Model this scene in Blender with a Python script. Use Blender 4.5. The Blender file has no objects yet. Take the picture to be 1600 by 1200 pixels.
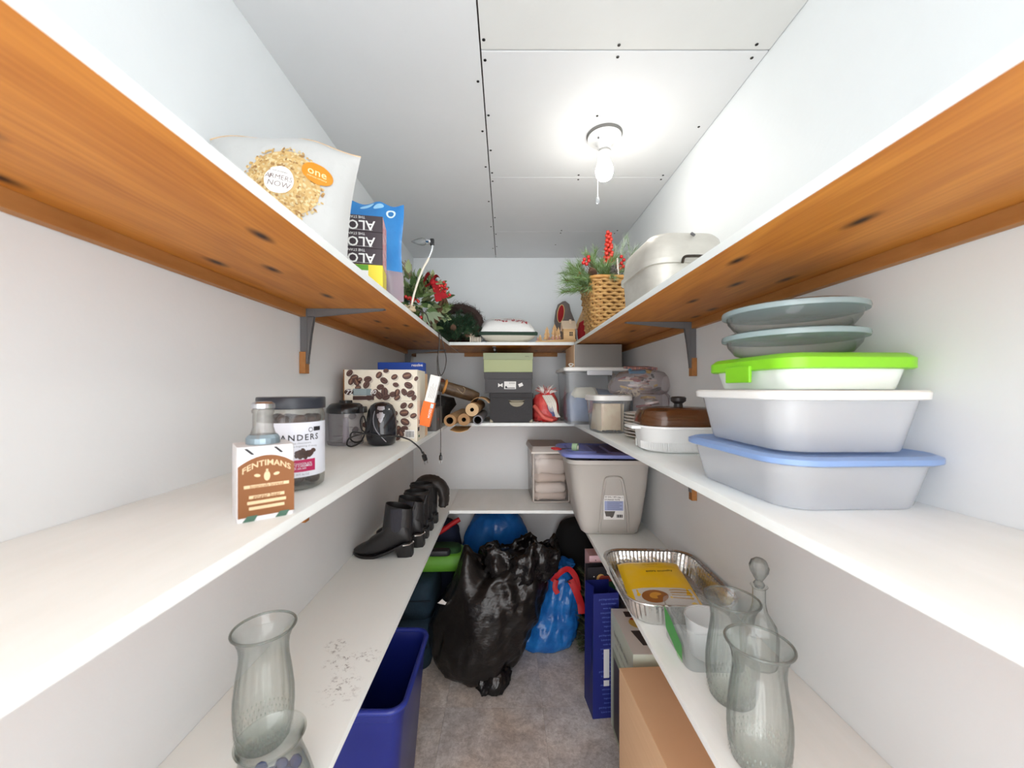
import bpy, bmesh, math, random
from mathutils import Vector, Matrix, Euler, noise
random.seed(11)
PI = math.pi
SC = bpy.context.scene
COL = SC.collection

# ------------------------------------------------------------------ camera
cam_d = bpy.data.cameras.new('camera')
cam = bpy.data.objects.new('camera', cam_d); COL.objects.link(cam)
cam.location = (0, 0, 1.5)
cam.rotation_euler = (PI/2, 0, 0)
cam_d.sensor_width = 36; cam_d.sensor_fit = 'HORIZONTAL'
cam_d.lens = 13.5
cam_d.shift_x = 0.00625; cam_d.shift_y = 0.005
cam_d.clip_start = 0.02; cam_d.clip_end = 60
cam_d.dof.use_dof = True; cam_d.dof.focus_distance = 1.7; cam_d.dof.aperture_fstop = 4.5
SC.camera = cam

# ------------------------------------------------------------------ light
W = bpy.data.worlds.new('world'); SC.world = W; W.use_nodes = True
bg = W.node_tree.nodes['Background']
bg.inputs[0].default_value = (0.985, 0.988, 1.0, 1); bg.inputs[1].default_value = 3.4
BULB = 105.0                        # emission of the bare bulb's glass
SC.view_settings.view_transform = 'Standard'; SC.view_settings.look = 'None'
SC.view_settings.gamma = 1; SC.view_settings.use_curve_mapping = False
SC.view_settings.exposure = 0.52
SC.cycles.transparent_max_bounces = 32
SC.cycles.max_bounces = 14; SC.cycles.diffuse_bounces = 9

# ------------------------------------------------------------------ helpers
def lin(c):
    o = []
    for x in c[:3]:
        x = x/255.0
        o.append(x/12.92 if x <= .04045 else ((x+.055)/1.055)**2.4)
    return (o[0], o[1], o[2], 1.0)

MATS = {}
def mat(name, col, rough=.5, metal=0.0, var=None, bump=None, alpha=1.0, emit=0.0, spec=.5, coat=0.0, sheen=0.0, trans=0.0, ior=1.45, subsurf=0.0):
    """var=(scale xyz or number, colour2, contrast) ; bump=(scale, strength)"""
    if name in MATS: return MATS[name]
    m = bpy.data.materials.new(name); m.use_nodes = True
    nt = m.node_tree; N = nt.nodes; L = nt.links
    p = N['Principled BSDF']
    p.inputs['Base Color'].default_value = lin(col)
    p.inputs['Roughness'].default_value = rough
    p.inputs['Metallic'].default_value = metal
    p.inputs['Specular IOR Level'].default_value = spec
    p.inputs['Alpha'].default_value = alpha
    p.inputs['Coat Weight'].default_value = coat
    p.inputs['Sheen Weight'].default_value = sheen
    p.inputs['Transmission Weight'].default_value = trans
    p.inputs['IOR'].default_value = ior
    if emit:
        p.inputs['Emission Color'].default_value = lin(col); p.inputs['Emission Strength'].default_value = emit
    if var or bump:
        tc = N.new('ShaderNodeTexCoord')
    if var:
        sc, c2, con = var
        mp = N.new('ShaderNodeMapping'); L.new(tc.outputs['Object'], mp.inputs[0])
        mp.inputs['Scale'].default_value = sc if isinstance(sc, tuple) else (sc, sc, sc)
        nz = N.new('ShaderNodeTexNoise'); nz.inputs['Scale'].default_value = 1; nz.inputs['Detail'].default_value = 5
        nz.inputs['Roughness'].default_value = .6
        L.new(mp.outputs[0], nz.inputs['Vector'])
        mr = N.new('ShaderNodeMapRange'); mr.inputs['From Min'].default_value = .5-con; mr.inputs['From Max'].default_value = .5+con
        L.new(nz.outputs['Fac'], mr.inputs['Value'])
        mx = N.new('ShaderNodeMix'); mx.data_type = 'RGBA'
        mx.inputs[6].default_value = lin(col); mx.inputs[7].default_value = lin(c2)
        L.new(mr.outputs['Result'], mx.inputs[0]); L.new(mx.outputs[2], p.inputs['Base Color'])
    if bump:
        sc, st = bump
        mp2 = N.new('ShaderNodeMapping'); L.new(tc.outputs['Object'], mp2.inputs[0])
        mp2.inputs['Scale'].default_value = sc if isinstance(sc, tuple) else (sc, sc, sc)
        nz2 = N.new('ShaderNodeTexNoise'); nz2.inputs['Scale'].default_value = 1; nz2.inputs['Detail'].default_value = 4
        L.new(mp2.outputs[0], nz2.inputs['Vector'])
        b = N.new('ShaderNodeBump'); b.inputs['Strength'].default_value = st; b.inputs['Distance'].default_value = .01
        L.new(nz2.outputs['Fac'], b.inputs['Height']); L.new(b.outputs[0], p.inputs['Normal'])
    MATS[name] = m
    return m

def clear_mat(name, tint, edge, body=.06, rough=.05, bodycol=(235, 238, 240), edge_pow=2.2):
    """thin clear glass or plastic: see-through, darker through its edges, glossy, a little milky"""
    if name in MATS: return MATS[name]
    m = bpy.data.materials.new(name); m.use_nodes = True
    nt = m.node_tree; N = nt.nodes; L = nt.links
    for n in list(N):
        if n.type == 'BSDF_PRINCIPLED': N.remove(n)
    out = N['Material Output']
    lw = N.new('ShaderNodeLayerWeight'); lw.inputs['Blend'].default_value = .5
    pw = N.new('ShaderNodeMath'); pw.operation = 'POWER'; pw.inputs[1].default_value = edge_pow
    L.new(lw.outputs['Facing'], pw.inputs[0])
    mx = N.new('ShaderNodeMix'); mx.data_type = 'RGBA'
    mx.inputs[6].default_value = lin(tint); mx.inputs[7].default_value = lin(edge)
    L.new(pw.outputs[0], mx.inputs[0])
    tr = N.new('ShaderNodeBsdfTransparent'); L.new(mx.outputs[2], tr.inputs[0])
    df = N.new('ShaderNodeBsdfPrincipled'); df.inputs['Base Color'].default_value = lin(bodycol); df.inputs['Roughness'].default_value = .4
    m1 = N.new('ShaderNodeMixShader'); m1.inputs[0].default_value = body
    L.new(tr.outputs[0], m1.inputs[1]); L.new(df.outputs[0], m1.inputs[2])
    gl = N.new('ShaderNodeBsdfGlossy'); gl.inputs['Roughness'].default_value = rough
    p5 = N.new('ShaderNodeMath'); p5.operation = 'POWER'; p5.inputs[1].default_value = 4.5; L.new(lw.outputs['Facing'], p5.inputs[0])
    fr = N.new('ShaderNodeMath'); fr.operation = 'MULTIPLY_ADD'; fr.inputs[1].default_value = .75; fr.inputs[2].default_value = .035; L.new(p5.outputs[0], fr.inputs[0])
    m2 = N.new('ShaderNodeMixShader')
    L.new(fr.outputs[0], m2.inputs[0]); L.new(m1.outputs[0], m2.inputs[1]); L.new(gl.outputs[0], m2.inputs[2])
    L.new(m2.outputs[0], out.inputs['Surface'])
    MATS[name] = m
    return m

def rr(w, d, r, z, n=5, cx=0, cy=0):
    """rounded rectangle ring (counter-clockwise) at height z"""
    r = min(r, w/2-1e-5, d/2-1e-5); pts = []
    for (sx, sy, a0) in ((1, 1, 0), (-1, 1, PI/2), (-1, -1, PI), (1, -1, 1.5*PI)):
        for i in range(n+1):
            a = a0 + i*PI/2/n
            pts.append((cx+sx*(w/2-r)+r*math.cos(a), cy+sy*(d/2-r)+r*math.sin(a), z))
    return pts
def ell(rx, ry, z, n=24, cx=0, cy=0):
    return [(cx+rx*math.cos(2*PI*i/n), cy+ry*math.sin(2*PI*i/n), z) for i in range(n)]

class MB:
    def __init__(s): s.v = []; s.f = []; s.m = []
    def add(s, verts, faces, mi=0, T=None):
        o = len(s.v)
        for p in verts:
            p = Vector(p)
            s.v.append(tuple(T @ p) if T is not None else tuple(p))
        for f in faces: s.f.append(tuple(i+o for i in f)); s.m.append(mi)
        return s
    def box(s, c, d, mi=0, R=None, bev=0.0):
        T = Matrix.Translation(Vector(c))
        if R is not None: T = T @ (R.to_matrix().to_4x4() if isinstance(R, Euler) else R)
        if bev > 0:
            bm = bmesh.new(); bmesh.ops.create_cube(bm, size=1)
            for v in bm.verts: v.co = Vector((v.co.x*d[0], v.co.y*d[1], v.co.z*d[2]))
            bmesh.ops.bevel(bm, geom=bm.edges[:], offset=bev, segments=2, profile=.6, affect='EDGES')
            bm.verts.index_update()
            s.add([v.co.copy() for v in bm.verts], [[v.index for v in f.verts] for f in bm.faces], mi, T); bm.free()
        else:
            x, y, z = d[0]/2, d[1]/2, d[2]/2
            s.add([(-x,-y,-z),(x,-y,-z),(x,y,-z),(-x,y,-z),(-x,-y,z),(x,-y,z),(x,y,z),(-x,y,z)],
                  [(3,2,1,0),(4,5,6,7),(0,1,5,4),(1,2,6,5),(2,3,7,6),(3,0,4,7)], mi, T)
        return s
    def loft(s, rings, mi=0, cap0=True, cap1=True, T=None, closed=True):
        n = len(rings[0]); vs = [p for r in rings for p in r]; fs = []
        for j in range(len(rings)-1):
            for i in range(n if closed else n-1):
                k = (i+1) % n
                fs.append((j*n+i, j*n+k, (j+1)*n+k, (j+1)*n+i))
        if cap0: fs.append(tuple(range(n-1, -1, -1)))
        if cap1: fs.append(tuple((len(rings)-1)*n+i for i in range(n)))
        return s.add(vs, fs, mi, T)
    def lathe(s, prof, seg=32, mi=0, T=None, flute=None, cap0=False, cap1=False):
        rings = []
        for (r, z) in prof:
            ring = []
            for i in range(seg):
                a = 2*PI*i/seg
                k = r*(flute(a, z) if flute else 1)
                ring.append((k*math.cos(a), k*math.sin(a), z))
            rings.append(ring)
        return s.loft(rings, mi, cap0, cap1, T)
    def tube(s, pts, r, seg=8, mi=0, cap=True, T=None):
        pts = [Vector(p) for p in pts]; n = len(pts); rings = []
        up = Vector((0, 0, 1)); prev = None
        for i, p in enumerate(pts):
            t = (pts[min(i+1, n-1)]-pts[max(i-1, 0)])
            if t.length < 1e-9: t = Vector((0, 0, 1))
            t.normalize()
            if prev is None:
                a = t.cross(up)
                if a.length < 1e-3: a = t.cross(Vector((1, 0, 0)))
            else:
                a = prev - t*prev.dot(t)
                if a.length < 1e-6: a = t.cross(up)
            a.normalize(); prev = a; b = t.cross(a)
            ri = r[i] if isinstance(r, (list, tuple)) else r
            rings.append([tuple(p + (a*math.cos(2*PI*k/seg)+b*math.sin(2*PI*k/seg))*ri) for k in range(seg)])
        return s.loft(rings, mi, cap, cap, T)
    def sphere(s, c, r, mi=0, nu=10, nv=7, T=None):
        if not isinstance(r, (tuple, list)): r = (r, r, r)
        rings = []
        for j in range(nv+1):
            b = -PI/2 + PI*j/nv
            cb = max(math.cos(b), .02)
            rings.append([(c[0]+r[0]*cb*math.cos(2*PI*i/nu), c[1]+r[1]*cb*math.sin(2*PI*i/nu), c[2]+r[2]*math.sin(b)) for i in range(nu)])
        return s.loft(rings, mi, True, True, T)
    def cyl(s, p0, p1, r, seg=16, mi=0):
        return s.tube([p0, p1], r, seg, mi)
    def mesh(s, name):
        me = bpy.data.meshes.new(name); me.from_pydata(s.v, [], s.f)
        return me
    def build(s, name, mats, parent=None, smooth=None, loc=None, rot=None, fix=False):
        me = s.mesh(name)
        for m in (mats if isinstance(mats, (list, tuple)) else [mats]): me.materials.append(m)
        me.polygons.foreach_set('material_index', s.m)
        if smooth is not None:
            me.polygons.foreach_set('use_smooth', [True]*len(me.polygons))
            if smooth < 179: me.set_sharp_from_angle(angle=math.radians(smooth))
        me.update()
        if fix:
            bm = bmesh.new(); bm.from_mesh(me); bmesh.ops.recalc_face_normals(bm, faces=bm.faces[:]); bm.to_mesh(me); bm.free()
        o = bpy.data.objects.new(name, me); COL.objects.link(o)
        if parent: o.parent = parent
        if loc: o.location = loc
        if rot: o.rotation_euler = rot
        return o

def tag(o, label, cat, group=None):
    o['label'] = label; o['category'] = cat
    if group: o['group'] = group
    return o
def thing(name, label, cat, loc=(0, 0, 0), rz=0.0, group=None, rot=None):
    o = bpy.data.objects.new(name, None); COL.objects.link(o)
    o.empty_display_size = .05
    o.location = loc; o.rotation_euler = rot if rot else (0, 0, rz)
    return tag(o, label, cat, group)
def struct(o): o['kind'] = 'structure'; return o
def link_copy(o, parent=None, loc=None, rot=None, scale=None):
    c = o.copy(); COL.objects.link(c)
    if parent: c.parent = parent
    if loc is not None: c.location = loc
    if rot is not None: c.rotation_euler = rot
    if scale is not None: c.scale = scale
    return c
def copy_tree(o, parent=None):
    c = o.copy(); COL.objects.link(c)
    if parent: c.parent = parent
    for ch in list(o.children): copy_tree(ch, c)
    return c

# flat lettering: 2-D outline of a word, later laid on any surface by a mapping function
_txt = {}
def text2d(s, size=1.0, bold=0.0, align='CENTER', shear=0.0, space=1.0):
    key = (s, bold, align, shear, space)
    if key not in _txt:
        cu = bpy.data.curves.new('lettering', 'FONT'); cu.body = s; cu.size = 1; cu.align_x = align; cu.align_y = 'CENTER'
        cu.offset = bold; cu.shear = shear; cu.space_character = space; cu.resolution_u = 2
        ob = bpy.data.objects.new('lettering', cu); COL.objects.link(ob)
        dg = bpy.context.evaluated_depsgraph_get()
        me = bpy.data.meshes.new_from_object(ob.evaluated_get(dg))
        vs = [(v.co.x, v.co.y) for v in me.vertices]; fs = [tuple(p.vertices) for p in me.polygons]
        bpy.data.objects.remove(ob); bpy.data.curves.remove(cu); bpy.data.meshes.remove(me)
        _txt[key] = (vs, fs)
    vs, fs = _txt[key]
    return [(x*size, y*size) for x, y in vs], fs
def lay(mb, vs, fs, fn, mi=0):
    mb.add([fn(x, y) for x, y in vs], fs, mi); return mb
def rect2d(x0, y0, x1, y1, nx=1, ny=1):
    vs = []; fs = []
    for j in range(ny+1):
        for i in range(nx+1): vs.append((x0+(x1-x0)*i/nx, y0+(y1-y0)*j/ny))
    for j in range(ny):
        for i in range(nx):
            a = j*(nx+1)+i; fs.append((a, a+1, a+nx+2, a+nx+1))
    return vs, fs
def oval2d(cx, cy, rx, ry, rot=0, n=12):
    vs = [(cx, cy)]
    for i in range(n):
        a = 2*PI*i/n; x = rx*math.cos(a); y = ry*math.sin(a)
        vs.append((cx+x*math.cos(rot)-y*math.sin(rot), cy+x*math.sin(rot)+y*math.cos(rot)))
    return vs, [(0, 1+i, 1+(i+1) % n) for i in range(n)]
def shift(vs, dx, dy, rot=0):
    c, s = math.cos(rot), math.sin(rot)
    return [(x*c-y*s+dx, x*s+y*c+dy) for x, y in vs]
def plane_map(o, u, v, n, e=.0006):
    o, u, v, n = Vector(o), Vector(u), Vector(v), Vector(n)
    return lambda x, y: o+u*x+v*y+n*e

def smooth_path(pts, n=8):
    """Catmull-Rom through the points"""
    P = [Vector(p) for p in pts]; P = [P[0]*2-P[1]] + P + [P[-1]*2-P[-2]]; out = []
    for i in range(1, len(P)-2):
        for k in range(n):
            t = k/n
            a, b, c, d = P[i-1], P[i], P[i+1], P[i+2]
            out.append(.5*((2*b)+(c-a)*t+(2*a-5*b+4*c-d)*t*t+(3*b-a-3*c+d)*t**3))
    out.append(P[-2]); return out
def ridged(p, octs=3):
    v = 0; a = 1; tot = 0; q = Vector(p)
    for _ in range(octs):
        v += a*(1-abs(noise.noise(q))*2); tot += a; a *= .5; q = q*2.03+Vector((3.1, 1.7, 4.4))
    return v/tot
def crumple(o, amp, scale, seed=0, stretch=(1, 1, 1), octs=3, keep=None):
    """push the surface in and out along its normals in creases"""
    me = o.data; me.update()
    nr = [v.normal.copy() for v in me.vertices]
    sd = Vector((seed*7.3, seed*3.1, seed*5.7))
    for v, n in zip(me.vertices, nr):
        q = Vector((v.co.x*stretch[0], v.co.y*stretch[1], v.co.z*stretch[2]))*scale+sd
        k = (ridged(q, octs)-.5)*amp
        if keep: k *= keep(v.co)
        v.co += n*k
    me.update()

# ------------------------------------------------------------------ room
XL, XR, YB, ZC, Y0 = -.618, .686, 2.575, 2.38, -.5
wall_m = mat('wall_paint', (226, 230, 232), .55, var=(3.0, (221, 225, 227), .25), bump=(90, .04))
ceil_m = mat('drywall_paint', (224, 225, 227), .7, var=(2.2, (218, 219, 220), .25), bump=(60, .03))
ceil2_m = mat('drywall_paper', (221, 221, 219), .7, var=(2.6, (214, 214, 212), .25), bump=(60, .03))
dark_gap = mat('dark_gap', (58, 50, 44), .9)
screw_m = mat('screw_black', (34, 32, 32), .5, metal=.5)

def wall(name, c, d):
    return struct(MB().box(c, d).build(name, wall_m))
wall('wall_left', (XL-.05, (Y0+YB)/2, ZC/2+.03), (.1, YB-Y0, ZC+.06))
wall('wall_right', (XR+.05, (Y0+YB)/2, ZC/2+.03), (.1, YB-Y0, ZC+.06))
wall('wall_back', ((XL+XR)/2, YB+.05, ZC/2+.03), (XR-XL+.2, .1, ZC+.06))

# ceiling: framing behind, drywall sheets with open joints below it
ceiling = struct(MB().box(((XL+XR)/2, (Y0+YB)/2, ZC+.045), (XR-XL, YB-Y0, .05)).build('ceiling', dark_gap))
def sheet(x0, x1, y0, y1, m):
    return MB().box(((x0+x1)/2, (y0+y1)/2, ZC+.008), (x1-x0, y1-y0, .016), bev=.0015).build('drywall_sheet', m, ceiling)
sL = sheet(XL, -.0675, Y0, YB, ceil_m)
ysm = [(Y0, .9955), (1.0005, 1.5945), (1.5965, 2.1455), (2.1475, YB-.001)]
sR = [sheet(-.0635, XR-.0015, a, b, ceil2_m if k == 0 else ceil_m) for k, (a, b) in enumerate(ysm)]
scr = MB().lathe([(.0012, .0006), (.0042, 0), (.0042, -.001), (.0012, -.0004)], 10, cap0=True, cap1=True).mesh('screw')
scr.materials.append(screw_m)
spots = [(-.055, y) for y in (.967, 1.027, 1.234, 1.415, 1.562, 1.625, 1.97, 2.18, 2.37)] + \
    [(.29, .982), (.297, 1.017), (.641, .98), (.654, 1.02), (.295, 1.2365), (.648, 1.288), (.305, 1.612), (.30, 1.578),
     (.648, 1.58), (.652, 1.611), (.31, 2.13), (.31, 2.164), (.304, 2.34), (.62, 2.13), (.615, 2.17)] + \
    [(-.079, y) for y in (1.098, 1.31, 1.52, 1.8, 2.08, 2.4)]
for (x, y) in spots:
    par = sL if x < -.0675 else sR[[k for k, (a, b) in enumerate(ysm) if a <= y <= b][0]]
    o = bpy.data.objects.new('screw', scr); COL.objects.link(o); o.parent = par; o.location = (x, y, ZC)

# floor: stone-look vinyl tiles
def floor_material():
    m = bpy.data.materials.new('stone_vinyl'); m.use_nodes = True; nt = m.node_tree; N = nt.nodes; L = nt.links
    p = N['Principled BSDF']; p.inputs['Roughness'].default_value = .42
    g = N.new('ShaderNodeNewGeometry')
    oi = N.new('ShaderNodeObjectInfo')
    ad = N.new('ShaderNodeVectorMath'); ad.operation = 'MULTIPLY_ADD'
    cb = N.new('ShaderNodeCombineXYZ')
    for k in range(3): L.new(oi.outputs['Random'], cb.inputs[k])
    ad.inputs[1].default_value = (9, 7, 5); L.new(cb.outputs[0], ad.inputs[0]); L.new(g.outputs['Position'], ad.inputs[2])
    a = N.new('ShaderNodeTexNoise'); a.inputs['Scale'].default_value = 7; a.inputs['Detail'].default_value = 8; a.inputs['Roughness'].default_value = .68; a.inputs['Distortion'].default_value = 1.1
    b = N.new('ShaderNodeTexNoise'); b.inputs['Scale'].default_value = 60; b.inputs['Detail'].default_value = 5; b.inputs['Roughness'].default_value = .75; b.inputs['Distortion'].default_value = .6
    c = N.new('ShaderNodeTexNoise'); c.inputs['Scale'].default_value = 3.1; c.inputs['Detail'].default_value = 3
    for n in (a, b, c): L.new(ad.outputs[0], n.inputs['Vector'])
    r1 = N.new('ShaderNodeValToRGB'); e = r1.color_ramp.elements
    e[0].position = .33; e[0].color = lin((198, 193, 189)); e[1].position = .66; e[1].color = lin((250, 247, 243))
    x = e.new(.5); x.color = lin((228, 223, 219))
    L.new(a.outputs['Fac'], r1.inputs[0])
    r2 = N.new('ShaderNodeValToRGB'); e = r2.color_ramp.elements
    e[0].position = .36; e[0].color = lin((196, 191, 187)); e[1].position = .62; e[1].color = (1, 1, 1, 1)
    L.new(b.outputs['Fac'], r2.inputs[0])
    r3 = N.new('ShaderNodeValToRGB'); e = r3.color_ramp.elements
    e[0].position = .38; e[0].color = lin((238, 240, 243)); e[1].position = .62; e[1].color = lin((246, 238, 229))
    L.new(c.outputs['Fac'], r3.inputs[0])
    m1 = N.new('ShaderNodeMix'); m1.data_type = 'RGBA'; m1.blend_type = 'MULTIPLY'; m1.inputs[0].default_value = .7
    L.new(r1.outputs[0], m1.inputs[6]); L.new(r2.outputs[0], m1.inputs[7])
    m2 = N.new('ShaderNodeMix'); m2.data_type = 'RGBA'; m2.blend_type = 'MULTIPLY'; m2.inputs[0].default_value = 1
    L.new(m1.outputs[2], m2.inputs[6]); L.new(r3.outputs[0], m2.inputs[7]); L.new(m2.outputs[2], p.inputs['Base Color'])
    bp = N.new('ShaderNodeBump'); bp.inputs['Strength'].default_value = .25; bp.inputs['Distance'].default_value = .004
    L.new(b.outputs['Fac'], bp.inputs['Height']); L.new(bp.outputs[0], p.inputs['Normal'])
    return m
fl_m = floor_material()
floor = struct(MB().box(((XL+XR)/2, (Y0+YB)/2, -.03), (XR-XL, YB-Y0, .05)).build('floor', mat('subfloor', (96, 90, 84), .9)))
T = .457; xs = [XL]; x = .175-2*T
while x < XR:
    if x > XL+.01: xs.append(x)
    x += T
xs.append(XR); ys = [Y0]; y = 1.81-5*T
while y < YB:
    if y > Y0+.01: ys.append(y)
    y += T
ys.append(YB)
for i in range(len(xs)-1):
    for j in range(len(ys)-1):
        a, b, c, d = xs[i], xs[i+1], ys[j], ys[j+1]
        MB().box(((a+b)/2, (c+d)/2, -.0025), (b-a-.0008, d-c-.0008, .005), bev=.0006).build('floor_tile', fl_m, floor)

# ------------------------------------------------------------------ shelves
def plywood(name, along_y=True):
    m = bpy.data.materials.new(name); m.use_nodes = True; nt = m.node_tree; N = nt.nodes; L = nt.links
    p = N['Principled BSDF']; p.inputs['Roughness'].default_value = .5
    tc = N.new('ShaderNodeTexCoord'); mp = N.new('ShaderNodeMapping'); L.new(tc.outputs['Object'], mp.inputs[0])
    if not along_y: mp.inputs['Rotation'].default_value = (0, 0, PI/2)
    mp.inputs['Scale'].default_value = (9, 1.6, 9)
    n1 = N.new('ShaderNodeTexNoise'); n1.inputs['Scale'].default_value = 1.5; n1.inputs['Detail'].default_value = 2; L.new(mp.outputs[0], n1.inputs['Vector'])
    wv = N.new('ShaderNodeMath'); wv.operation = 'MULTIPLY'; wv.inputs[1].default_value = 26; L.new(n1.outputs['Fac'], wv.inputs[0])
    sn = N.new('ShaderNodeMath'); sn.operation = 'SINE'; L.new(wv.outputs[0], sn.inputs[0])
    mp2 = N.new('ShaderNodeMapping'); L.new(mp.outputs[0], mp2.inputs[0]); mp2.inputs['Scale'].default_value = (22, 2.5, 22)
    n2 = N.new('ShaderNodeTexNoise'); n2.inputs['Scale'].default_value = 1; n2.inputs['Detail'].default_value = 4; L.new(mp2.outputs[0], n2.inputs['Vector'])
    r = N.new('ShaderNodeValToRGB'); e = r.color_ramp.elements
    e[0].position = 0; e[0].color = lin((158, 90, 26)); e[1].position = 1; e[1].color = lin((206, 136, 54))
    mx = N.new('ShaderNodeMapRange'); mx.inputs['From Min'].default_value = -1.5; mx.inputs['From Max'].default_value = 1.5
    a2 = N.new('ShaderNodeMath'); a2.operation = 'MULTIPLY_ADD'; a2.inputs[1].default_value = 3.0; L.new(n2.outputs['Fac'], a2.inputs[0])
    sm = N.new('ShaderNodeMath'); sm.operation = 'MULTIPLY_ADD'; sm.inputs[1].default_value = .45; sm.inputs[2].default_value = -1.5; L.new(sn.outputs[0], sm.inputs[0])
    L.new(sm.outputs[0], a2.inputs[2]); L.new(a2.outputs[0], mx.inputs['Value']); L.new(mx.outputs[0], r.inputs[0])
    # knots: sparse elongated dark cores
    mp3 = N.new('ShaderNodeMapping'); L.new(tc.outputs['Object'], mp3.inputs[0])
    if not along_y: mp3.inputs['Rotation'].default_value = (0, 0, PI/2)
    mp3.inputs['Scale'].default_value = (11, 4.2, 1)
    vo = N.new('ShaderNodeTexVoronoi'); vo.voronoi_dimensions = '2D'; vo.inputs['Scale'].default_value = 1; L.new(mp3.outputs[0], vo.inputs['Vector'])
    kr = N.new('ShaderNodeValToRGB'); e = kr.color_ramp.elements
    e[0].position = .03; e[0].color = lin((60, 32, 14)); e[1].position = .16; e[1].color = (1, 1, 1, 1)
    L.new(vo.outputs['Distance'], kr.inputs[0])
    gt = N.new('ShaderNodeSeparateColor'); L.new(vo.outputs['Color'], gt.inputs[0])
    g2 = N.new('ShaderNodeMath'); g2.operation = 'GREATER_THAN'; g2.inputs[1].default_value = .62; L.new(gt.outputs[0], g2.inputs[0])
    ml = N.new('ShaderNodeMix'); ml.data_type = 'RGBA'; ml.blend_type = 'MULTIPLY'
    L.new(g2.outputs[0], ml.inputs[0]); L.new(r.outputs[0], ml.inputs[6]); L.new(kr.outputs[0], ml.inputs[7])
    L.new(ml.outputs[2], p.inputs['Base Color'])
    return m
ply_y = plywood('plywood_long'); ply_x = plywood('plywood_cross', False)
paint_m = mat('shelf_paint', (238, 242, 241), .42, var=((14, 3, 14), (230, 234, 231), .2), bump=((60, 14, 60), .08))
def scuffed():
    m = mat('shelf_paint_scuffed', (238, 236, 230), .45, bump=((60, 14, 60), .08)); nt = m.node_tree; N = nt.nodes; L = nt.links
    p = N['Principled BSDF']; g = N.new('ShaderNodeNewGeometry')
    n = N.new('ShaderNodeTexNoise'); n.inputs['Scale'].default_value = 85; n.inputs['Detail'].default_value = 4; n.inputs['Roughness'].default_value = .7; L.new(g.outputs['Position'], n.inputs['Vector'])
    r = N.new('ShaderNodeMapRange'); r.inputs['From Min'].default_value = .54; r.inputs['From Max'].default_value = .66; L.new(n.outputs['Fac'], r.inputs['Value'])
    acc = None
    for (cx, cy, rad) in ((-.37, .86, .055), (-.40, .94, .05), (-.345, .965, .035), (-.44, 1.0, .035)):
        d = N.new('ShaderNodeVectorMath'); d.operation = 'DISTANCE'; d.inputs[1].default_value = (cx, cy, .83); L.new(g.outputs['Position'], d.inputs[0])
        k = N.new('ShaderNodeMapRange'); k.inputs['From Min'].default_value = rad; k.inputs['From Max'].default_value = rad*.35; L.new(d.outputs['Value'], k.inputs['Value'])
        if acc is None: acc = k.outputs[0]
        else:
            mxm = N.new('ShaderNodeMath'); mxm.operation = 'MAXIMUM'; L.new(acc, mxm.inputs[0]); L.new(k.outputs[0], mxm.inputs[1]); acc = mxm.outputs[0]
    mu = N.new('ShaderNodeMath'); mu.operation = 'MULTIPLY'; L.new(acc, mu.inputs[0]); L.new(r.outputs[0], mu.inputs[1])
    mx = N.new('ShaderNodeMix'); mx.data_type = 'RGBA'; mx.inputs[6].default_value = lin((236, 242, 241)); mx.inputs[7].default_value = lin((120, 120, 122))
    L.new(mu.outputs[0], mx.inputs[0]); L.new(mx.outputs[2], p.inputs['Base Color'])
    return m
scuff_m = scuffed()
cleat_m = mat('cleat_pine', (176, 122, 68), .55, var=((30, 6, 30), (150, 98, 48), .2))
brk_m = mat('bracket_grey', (112, 112, 114), .4, metal=.35)

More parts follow.
